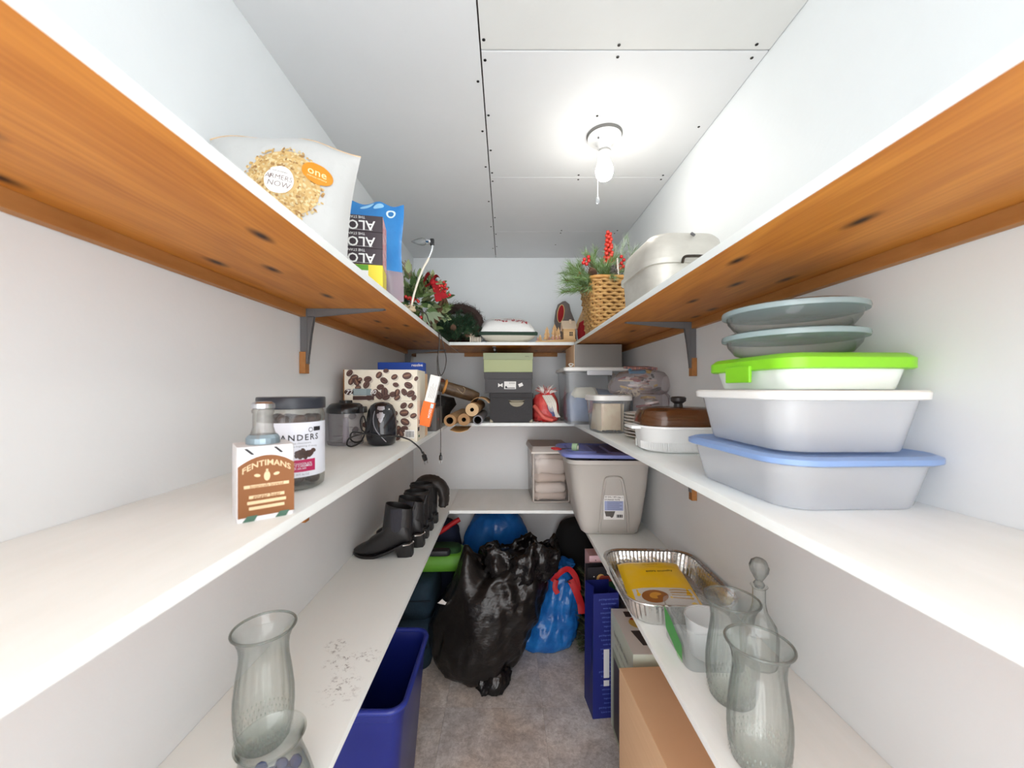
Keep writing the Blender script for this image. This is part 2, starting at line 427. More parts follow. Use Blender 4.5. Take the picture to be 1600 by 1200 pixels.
def board(parent, x0, x1, y0, y1, zt, top_m, bot_m, th=.018):
    mb = MB().box(((x0+x1)/2, (y0+y1)/2, zt-th/2), (x1-x0, y1-y0, th), bev=.0025)
    o = mb.build('board', [top_m, bot_m], parent, smooth=30)
    for p in o.data.polygons:
        if p.normal.z < -.9: p.material_index = 1
    return o
def bracket(parent, xw, y, zb, side, arm=.235, leg=.165, axis='x', grip=.195):
    """side +1: shelf runs to +x from the wall at xw ; axis 'y': off the back wall (towards -y)"""
    blk = MB(); b = MB()
    if axis == 'x':
        blk.box((xw+side*.009, y, zb-grip+.0325), (.018, .024, .065), bev=.001); b.box((xw+side*.009, y, zb-.065), (.017, .014, .128))
        w0 = xw+side*.018
        b.box((w0+side*.0015, y, zb-.001-leg/2), (.003, .018, leg))                # leg strap
        b.box((w0+side*arm/2, y, zb-.002), (arm, .018, .003))                       # arm strap
        # tapering pressed ribs along leg and arm
        for s2 in (-1, 1):
            yy = y+s2*.005
            b.add([(w0, yy-.001, zb-.003), (w0+side*.026, yy-.001, zb-.003), (w0+side*.014, yy-.001, zb-leg*.45), (w0+side*.004, yy-.001, zb-leg*.97), (w0, yy-.001, zb-leg*.97),
                   (w0, yy+.001, zb-.003), (w0+side*.026, yy+.001, zb-.003), (w0+side*.014, yy+.001, zb-leg*.45), (w0+side*.004, yy+.001, zb-leg*.97), (w0, yy+.001, zb-leg*.97)],
                  [(0,1,2,3,4), (9,8,7,6,5), (0,5,6,1), (1,6,7,2), (2,7,8,3), (3,8,9,4)])
            b.add([(w0, yy-.001, zb-.003), (w0+side*arm*.97, yy-.001, zb-.003), (w0+side*arm*.97, yy-.001, zb-.005), (w0+side*.026, yy-.001, zb-.024), (w0, yy-.001, zb-.026),
                   (w0, yy+.001, zb-.003), (w0+side*arm*.97, yy+.001, zb-.003), (w0+side*arm*.97, yy+.001, zb-.005), (w0+side*.026, yy+.001, zb-.024), (w0, yy+.001, zb-.026)],
                  [(0,1,2,3,4), (9,8,7,6,5), (0,5,6,1), (1,6,7,2), (2,7,8,3), (3,8,9,4)])
        b.box((w0+side*.012, y, zb-.013), (.024, .013, .022), bev=.002)
        for zz in (.05, .14): b.cyl((w0+side*.002, y, zb-zz), (w0+side*.0055, y, zb-zz), .004, 8)
    else:
        blk.box((xw, y-.009, zb-grip+.0325), (.024, .018, .065), bev=.001); b.box((xw, y-.009, zb-.065), (.014, .017, .128))
        w0 = y-.018
        b.box((xw, w0-.0015, zb-.001-leg/2), (.018, .003, leg)); b.box((xw, w0-arm/2, zb-.002), (.018, arm, .003))
        b.box((xw, w0-.008, zb-leg*.4), (.011, .014, leg*.75)); b.box((xw, w0-arm*.4, zb-.01), (.011, arm*.75, .014))
    blk.build('bracket_block', cleat_m, parent)
    return b.build('bracket', brk_m, parent, fix=True)

LX0, LX1, RX0, RX1, BY = XL, -.313, .381, XR, 2.12
ZT, ZM, ZL = 1.76, 1.313, .83
def shelf_label(which): return which
def side_shelf(label, x0, x1, z, side, brk, m, y0=Y0, ym=None):
    t = thing('wall_shelf', label, 'shelf', ((x0+x1)/2, 1.0, z-.018))
    off = Vector(t.location)
    def loc(p): return p
    if ym:
        board(t, x0, x1, y0, ym, z, m, ply_y); board(t, x0, x1, ym+.001, YB-.001, z, m, ply_y)
    else: board(t, x0, x1, y0, YB-.001, z, m, ply_y)
    xw = x0 if side > 0 else x1
    MB().box((xw+side*.009, (y0+YB)/2, z-.018-.0125), (.018, YB-y0-.002, .025), bev=.001).build('cleat', cleat_m, t)
    for y in brk: bracket(t, xw+side*.0005, y, z-.018, side)
    for ch in t.children: ch.location = ch.location-off
    return t
side_shelf('topmost wall shelf with bare plywood underside, under the popcorn bag', LX0+.0005, LX1, ZT, 1, (1.16, 2.36), paint_m)
side_shelf('middle-height white wall shelf carrying the coffee boxes and chocolate jar', LX0+.0005, LX1, ZM, 1, (1.16, 2.18), paint_m, ym=1.64)
side_shelf('low white scuffed wall shelf under the black boots', LX0+.0005, LX1, ZL, 1, (1.16, 2.18), scuff_m)
side_shelf('topmost wall shelf with splintered plywood underside, under the metal roaster', RX0, RX1-.0005, ZT, -1, (1.386, 2.42), paint_m)
side_shelf('middle-height white wall shelf carrying casserole dish and plastic food containers', RX0, RX1-.0005, ZM, -1, (1.386, 2.3), paint_m)
side_shelf('low white wall shelf under the grey tote and foil pan', RX0, RX1-.0005, ZL, -1, (1.386, 2.3), paint_m)
for z, lab in ((ZT, 'short topmost shelf across the back wall under the white pillow'), (ZM, 'short middle shelf across the back wall under the stacked boxes'),
               (ZL, 'short low shelf across the back wall above the garbage bags')):
    t = thing('wall_shelf', lab, 'shelf', ((LX1+RX0)/2, (BY+YB)/2, z-.018)); off = Vector(t.location)
    board(t, LX1+.0008, RX0-.0008, BY, YB-.001, z, paint_m, ply_x)
    MB().box((.035, YB-.0095, z-.018-.0125), (.62, .018, .025), bev=.001).build('cleat', cleat_m, t)
    if z == ZT: bracket(t, -.065, YB-.0005, z-.018, 1, arm=.38, leg=.2, axis='y')
    for ch in t.children: ch.location = ch.location-off

# ------------------------------------------------------------------ ceiling lamp
porc = mat('white_porcelain', (240, 240, 238), .25)
bulb_m = mat('lit_bulb', (255, 250, 240), .4, emit=BULB)
lamp = thing('ceiling_lamp', 'bare bulb in white porcelain pull-chain ceiling lampholder', 'lamp', (.342, 1.33, ZC))
MB().lathe([(.001, 0), (.06, 0), (.06, -.006), (.057, -.009)], 40, cap0=True, cap1=True).build('rim_shadow', mat('rim_shadow_grey', (120, 118, 114), .7), lamp, smooth=40)  # shadow line between lampholder rim and ceiling, modelled as a grey ring
MB().lathe([(.0555, -.0065), (.0575, -.009), (.057, -.014), (.045, -.02), (.030, -.027), (.024, -.036), (.0225, -.052), (.021, -.054), (.001, -.054)], 40, cap0=True, cap1=True).build('lampholder', porc, lamp, smooth=50)
for (x, y) in ((-.026, -.024), (.026, .024)):
    MB().lathe([(.001, -.022), (.0035, -.0215), (.0035, -.027), (.001, -.028)], 8, cap1=True).build('mounting_screw', brk_m, lamp, loc=(x, y, 0))
MB().lathe([(.0215, -.0535), (.0225, -.056), (.0225, -.062), (.019, -.063), (.001, -.063)], 32, cap0=True, cap1=True).build('socket_ring', mat('socket_grey', (176, 174, 170), .4), lamp, smooth=40)
MB().lathe([(.001, -.063), (.0135, -.063), (.0145, -.070), (.016, -.079), (.0195, -.09), (.0245, -.102)], 32, cap0=True).build('bulb_neck', mat('bulb_neck', (255, 252, 246), .4, emit=6.0), lamp, smooth=180)
MB().lathe([(.0245, -.102), (.0285, -.114), (.0302, -.124)], 32).build('bulb_shoulder', mat('bulb_shoulder', (255, 252, 246), .4, emit=22.0), lamp, smooth=180)
MB().lathe([(.0302, -.124), (.029, -.135), (.0245, -.146), (.017, -.153), (.008, -.1565), (.001, -.157)], 32, cap1=True).build('bulb', bulb_m, lamp, smooth=180)
ch = MB().tube([(-.022, -.006, -.056), (-.025, -.007, -.064), (-.025, -.007, -.215)], .0011, 6).build('pull_cord', mat('cord_white', (232, 232, 230), .5), lamp, smooth=60)
MB().lathe([(.001, -.213), (.003, -.214), (.003, -.219), (.0062, -.224), (.0075, -.231), (.0062, -.238), (.001, -.243)], 14, cap0=True, cap1=True, T=Matrix.Translation((-.025, -.007, 0))).build('pull_knob', clear_mat('clear_knob', (240, 242, 244), (170, 174, 178), .25), lamp, smooth=60)

# ------------------------------------------------------------------ common materials
white_pl = mat('white_plastic', (236, 236, 233), .35)
black_pl = mat('black_plastic', (26, 26, 28), .22)
kraft = mat('kraft_board', (230, 194, 154), .75, var=((4, 4, 90), (222, 184, 144), .3))
kraft_edge = mat('kraft_edge', (140, 98, 58), .8)
red_berry = mat('red_berry', (200, 40, 38), .25, coat=.4)
dkred = mat('dark_red_cloth', (150, 24, 30), .85, bump=(220, .3))
ink_white = mat('ink_white', (235, 235, 232), .6)
ink_black = mat('ink_black', (32, 32, 36), .6)
ink_grey = mat('ink_grey', (120, 124, 130), .6)
paper_white = mat('paper_white', (232, 231, 228), .6)
clear_pl = clear_mat('clear_plastic', (247, 249, 250), (222, 226, 230), .16, .12, (240, 243, 246))
milky_pl = clear_mat('milky_plastic', (250, 251, 252), (240, 242, 244), .40, .25, (248, 250, 252))
glass = clear_mat('clear_glass', (249, 251, 250), (132, 142, 136), .03, .03, edge_pow=2.8)

def print_box(mb_fn=None): pass
def carton(name, label, cat, x0, x1, y0, y1, z0, z1, m, rz=0, lid=0.0, lid_m=None, tape=None, group=None, bev=.0012):
    """a closed box standing at its place; lid>0: a separate pull-off lid of that height"""
    w, d, h = x1-x0, y1-y0, z1-z0
    t = thing(name, label, cat, ((x0+x1)/2, (y0+y1)/2, z0), rz, group)
    MB().box((0, 0, (h-lid*.9)/2), (w-(.006 if lid else 0), d-(.006 if lid else 0), h-lid*.9), bev=bev).build('box_body', m, t)
    if lid: MB().box((0, 0, h-lid/2), (w, d, lid), bev=bev).build('lid', lid_m or m, t)
    t['w'] = w; t['d'] = d; t['h'] = h
    return t
def front(t, yoff=0.0):
    d = t['d']; return plane_map((0, -d/2+yoff, 0), (1, 0, 0), (0, 0, 1), (0, -1, 0))
def barcode(t, fn, cx, cy, w, h, name='barcode'):
    mb = MB(); vs, fs = rect2d(cx-w/2, cy-h/2, cx+w/2, cy+h/2); lay(mb, vs, fs, fn, 0)
    fn2 = lambda x, y: fn(x, y)+(fn(x, y)-fn(x, y))  # same plane, bars sit just above
    x = cx-w*.4
    up = (fn(1, 0)-fn(0, 0)).cross(fn(0, 1)-fn(0, 0)).normalized()*.0003
    while x < cx+w*.4:
        b = random.uniform(.015, .06)*w
        vs, fs = rect2d(x, cy-h*.36, x+b, cy+h*.36); lay(mb, vs, fs, lambda a, c: fn(a, c)+up, 1); x += b+random.uniform(.02, .05)*w
    return mb.build(name, [paper_white, ink_black], t)

# ================================================================== TOP SHELVES
# --- popcorn bag
def popcorn():
    t = thing('popcorn_bag', 'large pale plastic popcorn bag with orange oval emblem on top shelf', 'bag', (-.464, .80, ZT), rz=.12)
    w, h = .285, .262
    def surf(u, v, side):                       # u -1..1, v 0..1
        th = .052*(1-u*u)**.6*(math.sin(PI*min(1, max(0, v)*.97+.03))**.55)
        wr = .004*ridged((u*3+side, v*3.5, side*2.2), 2)*(1-abs(u)**4)
        pin = 1-.05*math.sin(PI*v)
        x = u*w/2*pin+.028*(v-.5)*(1 if u > 0 else .2)
        z = h*(v*(1-.00*u)) - .010*(v)*(u+.15)**2*2 + .004*math.sin(u*6)*v
        return Vector((x, side*(th+wr*min(1, th*60)), z))
    mb = MB(); nu, nv = 40, 36
    for side in (-1, 1):
        vs = [surf(-1+2*i/nu, j/nv, side) for j in range(nv+1) for i in range(nu+1)]
        fs = []
        for j in range(nv):
            for i in range(nu):
                a = j*(nu+1)+i; q = (a, a+1, a+nu+2, a+nu+1); fs.append(q if side < 0 else q[::-1])
        mb.add(vs, fs)
    bag_m = mat('milky_film', (190, 190, 188), .3, alpha=.93, bump=(30, .15))
    o = mb.build('film', bag_m, t, smooth=180)
    # top seam
    mb = MB(); mb.tube([surf(-1+2*i/40, 1, -1) for i in range(41)], .0016, 5)
    mb.build('seam', mat('seam_film', (206, 176, 140), .4), t, smooth=60)
    def onf(x, y, e=.0016):                      # bag-front mapping in metres from bag centre-bottom
        v = y/h; u = max(-1, min(1, (x-.028*(v-.5)*(1 if x > 0 else .2))/(w/2*(1-.05*math.sin(PI*v)))))
        p = surf(u, v, -1); return Vector((p.x, p.y-e, p.z))
    cols = [(196, 164, 108), (180, 144, 88), (210, 188, 142), (152, 114, 66), (190, 172, 132)]
    ms = [mat('kernel_%s' % n, c, .7) for n, c in zip(('gold', 'tan', 'pale', 'toast', 'cream'), cols)]
    mb = MB(); random.seed(3)
    cx, cy = .022, .146
    vs, fs = oval2d(cx, cy, .066, .068, n=40)
    rings = MB()
    for k in range(6):                          # base disc laid in rings so it follows the bag
        r0, r1 = .066*k/6, .066*(k+1)/6
        vs = []; fs = []
        for i in range(36):
            a = 2*PI*i/36; vs += [(cx+r0*math.cos(a), cy+r0*math.sin(a)), (cx+r1*math.cos(a), cy+r1*math.sin(a))]
        for i in range(36):
            j = (i+1) % 36; fs.append((2*i, 2*i+1, 2*j+1, 2*j))
        lay(mb, vs, fs, lambda x, y: onf(x, y, .0012), 0)
    for i in range(900):
        a = random.uniform(0, 2*PI); r = .074*math.sqrt(random.uniform(.14, 1))
        if r > .062 and random.random() < .45: continue
        vs, fs = oval2d(cx+r*math.cos(a), cy+r*math.sin(a), random.uniform(.0022, .0042), random.uniform(.0014, .0026), random.uniform(0, PI), 7)
        e = random.uniform(.0015, .0023); lay(mb, vs, fs, lambda x, y: onf(x, y, e), random.choice((0, 0, 1, 1, 2, 2, 3, 4)))
    mb.build('popcorn_print', ms, t)
    mb = MB()
    for k in range(3):
        r0, r1 = .027*k/3, .027*(k+1)/3; vs = []; fs = []
        for i in range(28):
            a = 2*PI*i/28; vs += [(cx-.006+r0*math.cos(a), cy+.002+r0*1.03*math.sin(a)), (cx-.006+r1*math.cos(a), cy+.002+r1*1.03*math.sin(a))]
        for i in range(28):
            j = (i+1) % 28; fs.append((2*i, 2*i+1, 2*j+1, 2*j))
        lay(mb, vs, fs, lambda x, y: onf(x, y, .0026), 0)
    for s, yy, sz, r in (('ARMERS', .004, .014, -.2), ('NOW', -.010, .016, -.2), ('fresh popped', .017, .006, -.25)):
        vs, fs = text2d(s, sz); vs = shift(vs, cx-.006, cy+.002+yy, r); lay(mb, vs, fs, lambda x, y: onf(x, y, .0031), 1)
    mb.build('round_label', [paper_white, mat('ink_brown', (128, 112, 108), .6)], t)
    mb = MB(); ex, ey = .083, .178
    for k in range(4):
        r0, r1 = k/4, (k+1)/4; vs = []; fs = []
        for i in range(32):
            a = 2*PI*i/32; vs += [(ex+.0275*r0*math.cos(a), ey+.0215*r0*math.sin(a)), (ex+.0275*r1*math.cos(a), ey+.0215*r1*math.sin(a))]
        for i in range(32):
            j = (i+1) % 32; fs.append((2*i, 2*i+1, 2*j+1, 2*j))
        lay(mb, vs, fs, lambda x, y: onf(x, y, .003), 0)
    vs, fs = text2d('one', .022, .0); lay(mb, shift(vs, ex, ey+.002), fs, lambda x, y: onf(x, y, .0036), 1)
    vs, fs = text2d('popcorn company', .0045); lay(mb, shift(vs, ex, ey-.009), fs, lambda x, y: onf(x, y, .0036), 1)
    mb.build('oval_emblem', [mat('emblem_orange', (200, 128, 14), .5), mat('emblem_cream', (244, 222, 170), .6)], t)
popcorn()

# --- dark snack boxes printed upside down, and the yellow-green box beneath
yb = thing('snack_box', 'small yellow and green snack box under the dark boxes', 'box', (-.405, 1.005, ZT), .2)
MB().box((0, 0, .0275), (.17, .09, .055), bev=.001).build('box_body', mat('box_yellow', (226, 206, 58), .5), yb)
mb = MB(); f = plane_map((0, -.045, 0), (1, 0, 0), (0, 0, 1), (0, -1, 0))
vs, fs = rect2d(-.084, .035, .05, .054); lay(mb, vs, fs, f, 0)
vs, fs = rect2d(.0, .006, .05, .04); lay(mb, vs, fs, plane_map((0, -.0452, 0), (1, 0, 0), (0, 0, 1), (0, -1, 0)), 1)
vs, fs = text2d('TEA', .014, .01); lay(mb, shift(vs, .025, .024), fs, plane_map((0, -.0456, 0), (1, 0, 0), (0, 0, 1), (0, -1, 0)), 2)
mb.build('print', [mat('box_green', (96, 160, 48), .5), paper_white, mat('ink_red', (190, 40, 48), .6)], yb)
snack_m = mat('box_darkplum', (62, 52, 58), .5); snack_side = mat('box_side_pink', (226, 200, 196), .5, var=(60, (206, 96, 100), .15))
for k in range(3):
    b = thing('snack_box', ('lowest', 'second', 'topmost')[k]+' dark plum snack box in the stack printed upside down', 'box', (-.405, 1.005, ZT+.0555+k*.0415), .2, 'dark snack boxes')
    mb = MB().box((0, 0, .0205), (.17, .088, .041), bev=.001); o = mb.build('box_body', [snack_m, snack_side], b)
    for p in o.data.polygons:
        if p.normal.x > .9: p.material_index = 1
    mb = MB(); f = plane_map((0, -.044, 0), (-1, 0, 0), (0, 0, -1), (0, -1, 0))
    vs, fs = text2d('ALO', .034, .012, 'LEFT'); lay(mb, shift(vs, -.066, -.0165), fs, f, 0)
    vs, fs = text2d('THE STANDARD', .009, .004, 'LEFT'); lay(mb, shift(vs, -.042, -.0355), fs, f, 0)
    vs, fs = rect2d(-.06, -.0042, .0, -.0036); lay(mb, vs, fs, f, 0)
    mb.build('lettering', ink_white, b)

# --- blue pouch bag
def pouch(name, label, loc, w, h, th, rz, tilt, mats_fn, split):
    t = thing(name, label, 'bag', loc, rot=(tilt, 0, rz))
    def surf(u, v, side):
        tt = th*(1-u*u)**.7*(math.sin(PI*(v*.96+.03))**.5)+.0004
        wr = .35*th*noise.noise(Vector((u*2.4+side*3, v*3.4, side)))*(1-u*u)
        return Vector((u*w/2*(1-.06*math.sin(PI*v)**2+.012*math.sin(v*9)), side*max(tt+wr, .0004), v*h+.006*math.sin(u*7)*v))
    nu, nv = 24, 34
    def strip(v0, v1, nm, m):
        mb = MB()
        for side in (-1, 1):
            vs = [surf(-1+2*i/nu, v0+(v1-v0)*j/nv, side) for j in range(nv+1) for i in range(nu+1)]
            fs = [(lambda a: (a, a+1, a+nu+2, a+nu+1) if side < 0 else (a+nu+1, a+nu+2, a+1, a))(j*(nu+1)+i) for j in range(nv) for i in range(nu)]
            mb.add(vs, fs)
        return mb.build(nm, m, t, smooth=180)
    for (v0, v1, nm, m) in mats_fn: strip(v0, v1, nm, m)
    return t, surf
blue_film = mat('blue_film', (58, 142, 206), .28, var=(9, (38, 112, 182), .25), bump=(24, .25))
t, sf = pouch('snack_pouch', 'crinkled blue snack pouch standing behind the dark boxes', (-.395, 1.13, ZT), .185, .285, .034, .15, 0, 
              [(.30, 1.0, 'film', blue_film), (0, .30, 'window', clear_mat('pouch_window', (226, 220, 226), (170, 170, 190), .45, .2, (196, 176, 190)))], .3)
mb = MB()
for (cx, cy, rx, ry, c) in ((.62, .9, .14, .045, 1), (.62, .9, .085, .028, 0), (-.1, .955, .2, .02, 2), (.25, .94, .16, .03, 2)):
    vs, fs = oval2d(cx, cy, rx, ry, .1, 16); lay(mb, vs, fs, lambda u, v: sf(u, v, -1)-Vector((0, .0012+.0004*(2-c if c < 2 else 0), 0)), c)
mb.build('print', [mat('ink_teal', (40, 110, 170), .5), mat('ink_pale_blue', (206, 228, 236), .5), mat('ink_light', (150, 200, 232), .5)], t)
mb = MB(); random.seed(9)
for k in range(7):
    mb.box((random.uniform(-.06, .06), random.uniform(-.012, .012), random.uniform(.02, .06)), (.03, .01, .05), k % 3, Euler((random.uniform(-.3, .3), random.uniform(-.8, .8), 0)))
mb.build('wrapped_bars', [mat('wrap_purple', (126, 108, 150), .4), mat('wrap_rose', (206, 160, 150), .4), mat('wrap_silver', (196, 198, 206), .35)], t)

# --- candle lamp on a bent arm, its cord over the shelf edge
ivory = mat('ivory_plastic', (226, 218, 200), .4); chrome = mat('chrome', (205, 207, 210), .16, metal=1)
t = thing('candle_lamp', 'small lamp with clear pointed bulb on a bent ivory stem', 'lamp', (-.318, 1.29, ZT))
stem = smooth_path([(0, 0, .012), (.012, .005, .07), (.035, .01, .14), (.058, .012, .185), (.069, .012, .215), (.070, .012, .238)], 6)
MB().tube(stem[:19], .0036, 8).build('stem', ivory, t, smooth=60)
MB().tube(stem[18:], .0045, 8).build('upper_stem', chrome, t, smooth=60)
MB().box((.069, .012, .238), (.014, .014, .022), bev=.003).build('socket', black_pl, t)
MB().lathe([(.001, -.0), (.009, 0), (.0095, .012), (.008, .016)], 14, T=Matrix.Translation((.064, .012, .240)) @ Matrix.Rotation(-PI/2, 4, 'Y'), cap0=True).build('bulb_collar', chrome, t, smooth=40)
MB().lathe([(.007, .012), (.0115, .022), (.0125, .03), (.010, .043), (.0055, .056), (.0012, .066)], 14, T=Matrix.Translation((.064, .012, .240)) @ Matrix.Rotation(-PI/2, 4, 'Y'), cap1=True).build('bulb', clear_mat('bulb_glass', (226, 228, 228), (120, 122, 122), .08), t, smooth=60)
mb = MB().box((0, 0, .006), (.03, .024, .010), bev=.003); mb.tube([(.012*math.cos(a), .012*math.sin(a), .016+.003*math.sin(3*a)) for a in [2*PI*i/16 for i in range(17)]], .003, 6); mb.tube([(-.01, -.012, .012), (-.016, -.018, .02)], .003, 6)
mb.build('clip', mat('clip_tan', (190, 172, 140), .5), t, smooth=40)
cord_m = mat('cord_brown', (66, 60, 58), .45)
cp = smooth_path([(.008, .012, .014), (.03, .09, .012), (.02, .2, .004), (.008, .34, .003), (-.003, .45, .003), (.009, .485, .001), (.012, .49, -.02), (.010, .49, -.07), (.003, .48, -.12), (.006, .475, -.18), (.014, .478, -.215), (.016, .485, -.29), (.018, .485, -.45), (.018, .485, -.555)], 7)
MB().tube(cp, .0021, 6).build('cord', cord_m, t, smooth=60)
lp = smooth_path([(.010, .488, .001), (.017, .488, -.01), (.03, .492, -.06), (.042, .495, -.12), (.034, .495, -.17), (.018, .495, -.196), (.008, .492, -.17), (.004, .49, -.10), (.011, .49, -.04), (.004, .492, .002), (-.01, .51, .003)], 7)
MB().tube(lp, .0021, 6).build('cord_loop', cord_m, t, smooth=60)
def plug_part(par, loc, rot=(0, 0, 0)):
    p = MB().box((0, 0, -.012), (.014, .012, .022), bev=.003); p.tube([(0, 0, .012), (0, 0, -.006)], [.0025, .005], 8)
    o = p.build('plug', black_pl, par, smooth=40, loc=loc, rot=rot)
    for s in (-1, 1): MB().box((s*.0055, 0, -.030), (.0015, .0055, .016)).build('prong', chrome, o)
    return o
plug_part(t, (.018, .485, -.565))

# ------------------------------------------------------------------ greenery tools
def needles(mb, base, d, L, nl, n, spread=.6, rad=.0006, stem_r=.0016, mi=0, stem_mi=1, droop=0.0, fr=None):
    base = Vector(base); d = Vector(d).normalized()
    a = d.orthogonal().normalized(); b = d.cross(a)
    pts = [base+d*(L*k/6)+Vector((0, 0, -droop*L*(k/6)**2)) for k in range(7)]
    mb.tube(pts, stem_r, 4, stem_mi)
    for i in range(n):
        s = (i+random.random())/n; s = .06+.94*s
        k = min(5, int(s*6)); p = pts[k].lerp(pts[k+1], s*6-k)
        an = random.uniform(0, 2*PI)
        q = (d*random.uniform(.5, 1.1)+(a*math.cos(an)+b*math.sin(an))*spread*random.uniform(.6, 1.2)).normalized()
        l = nl*random.uniform(.7, 1.15)*(1 if s < .85 else 1.1)
        s1 = q.orthogonal().normalized()*rad; s2 = q.cross(s1).normalized()*rad
        tip = p+q*l
        m = mi if not fr or random.random() > fr[0] else fr[1]
        mb.add([p+s1, p-s1*.5+s2*.87, p-s1*.5-s2*.87, tip], [(0, 1, 3), (1, 2, 3), (2, 0, 3)], m)
green_dk = mat('needle_dark', (44, 74, 52), .6); green_md = mat('needle_green', (104, 132, 72), .6); green_lt = mat('needle_pale', (150, 176, 140), .6)
frost = mat('needle_frost', (206, 218, 204), .6); twig = mat('twig_brown', (96, 70, 50), .8)
leaf_ms = [mat('leaf_sage', (118, 138, 86), .55), mat('leaf_green', (84, 112, 62), .5), mat('leaf_pale', (158, 170, 124), .55)]
def leaf_mesh(L, w, m, name='leaf'):
    vs = [(0, 0, 0)]; n = 5
    for k in range(1, n):
        s = k/n; ww = w*math.sin(PI*s**.8)/2
        vs += [(-ww, L*s, .15*L*s*s+.12*w), (0, L*s, .15*L*s*s), (ww, L*s, .15*L*s*s+.12*w)]
    vs.append((0, L, .15*L)); fs = [(0, 2, 1), (0, 3, 2)]
    for k in range(n-2):
        a = 1+3*k; fs += [(a, a+1, a+4, a+3), (a+1, a+2, a+5, a+4)]
    a = 1+3*(n-2); e = len(vs)-1; fs += [(a, a+1, e), (a+1, a+2, e)]
    me = bpy.data.meshes.new(name); me.from_pydata(vs, [], fs); me.materials.append(m)
    me.polygons.foreach_set('use_smooth', [True]*len(me.polygons)); me.update(); return me
def put_leaf(par, me, p, d, up, s=1.0, name='leaf'):
    d = Vector(d).normalized(); up = Vector(up); x = d.cross(up)
    if x.length < 1e-3: x = d.orthogonal()
    x.normalize(); z = x.cross(d)
    M = Matrix((x, d, z)).transposed().to_4x4(); M.translation = Vector(p)
    o = bpy.data.objects.new(name, me); COL.objects.link(o); o.parent = par
    o.matrix_local = M @ Matrix.Scale(s, 4); return o
def berries(mb, c, n, r, spread, mi=0):
    for _ in range(n):
        mb.sphere((c[0]+random.gauss(0, spread[0]), c[1]+random.gauss(0, spread[1]), c[2]+random.gauss(0, spread[2])), r*random.uniform(.8, 1.1), mi, 8, 6)
def cone_scales(par, loc, L, R, rot, m, name='pine_cone'):
    mb = MB(); rows = 11
    mb.tube([(0, 0, 0), (0, 0, L*.9)], R*.4, 6)
    for j in range(rows):
        s = j/(rows-1); rad = R*math.sin(PI*(.18+.78*s))**.8; n = 9
        for i in range(n):
            a = 2*PI*(i+.5*(j % 2))/n; ca, sa = math.cos(a), math.sin(a)
            z = L*s*.92; ri = rad*.35; w = rad*.36; t2 = .35+.5*s
            o1 = (ca*ri-sa*w*.5, sa*ri+ca*w*.5, z); o2 = (ca*ri+sa*w*.5, sa*ri-ca*w*.5, z)
            zt = z+L*.09*t2
            p1 = (ca*rad-sa*w*.8, sa*rad+ca*w*.8, zt); p2 = (ca*rad+sa*w*.8, sa*rad-ca*w*.8, zt); p3 = (ca*rad*1.06, sa*rad*1.06, zt+L*.03)
            mb.add([o1, o2, p2, p3, p1, (ca*ri, sa*ri, z+L*.06)], [(0, 1, 2, 3, 4), (5, 2, 1), (5, 3, 2), (5, 4, 3), (5, 0, 4)])
    return mb.build(name, m, par, loc=loc, rot=rot)
cone_m = mat('cone_brown', (92, 64, 50), .7, var=(90, (140, 108, 88), .2)); cone_dk = mat('cone_dark', (52, 46, 50), .7, var=(120, (186, 178, 174), .12))

# --- leaf wreath with bow and berries
random.seed(21)
t = thing('leaf_wreath', 'artificial wreath of sage leaves with red berries and red bow', 'wreath', (-.40, 1.84, ZT))
core = MB()
for k in range(5):
    rr0 = .085+.01*(k % 3)
    core.tube([(rr0*math.cos(a)*1.1+.006*math.sin(5*a+k), .05*math.sin(a)+.01*k-.02, .145+rr0*1.2*math.sin(a)+.008*math.cos(4*a+k)) for a in [2*PI*i/24 for i in range(25)]], .009, 5)
core.build('twig_ring', twig, t, smooth=60)
fill = MB()
for k in range(60):
    a = random.uniform(0, 2*PI); r = random.uniform(.02, .11)
    needles(fill, (r*math.cos(a), random.uniform(-.06, .03), .15+r*math.sin(a)*.9), (math.cos(a), random.gauss(-.6, .4), math.sin(a)), .05, .03, 40, .8, .0014, .0016, random.choice((0, 1)), 2)
fill.build('fir_filling', [green_dk, green_md, twig], t)
lms = [leaf_mesh(.062, .030, m) for m in leaf_ms]
for i in range(170):
    a = random.uniform(0, 2*PI); r = random.uniform(.01, .14)
    p = Vector((r*math.cos(a)*1.05-.01, random.uniform(-.10, .03), .15+r*math.sin(a)*.95))
    d = Vector((math.cos(a)+random.gauss(0, .5), random.gauss(-.5, .5), math.sin(a)*.7+random.gauss(-.1, .5)))
    put_leaf(t, random.choice(lms), p, d, (random.gauss(0, .3), -1, random.gauss(.5, .3)), random.uniform(.65, 1.05))
mb = MB(); 
for (x, z, n) in ((-.10, .10, 7), (-.115, .13, 5), (-.03, .15, 9), (.02, .05, 6), (.11, .20, 8), (.135, .19, 5), (-.06, .04, 5)): berries(mb, (x, -.11, z), n, .0075, (.016, .01, .012))
mb.build('berries', red_berry, t, smooth=180)
mb = MB()                                            # bow: two loops and a knot of ribbed ribbon
for (sx, lift) in ((1, .0), (-1, .01)):
    pts = [(.07+sx*.052*math.sin(PI*s)**1*(s+.25), -.085-.015*math.cos(PI*s), .22+.034*math.sin(2*PI*s)*(1-.2*s)+lift+.012*s) for s in [k/14 for k in range(15)]]
    L0 = [(x, y-.022, z) for x, y, z in pts]; L1 = [(x, y+.022, z) for x, y, z in pts]
    mb.loft([L0, L1], 0, False, False, closed=False)
mb.sphere((.07, -.10, .225), (.014, .018, .014))
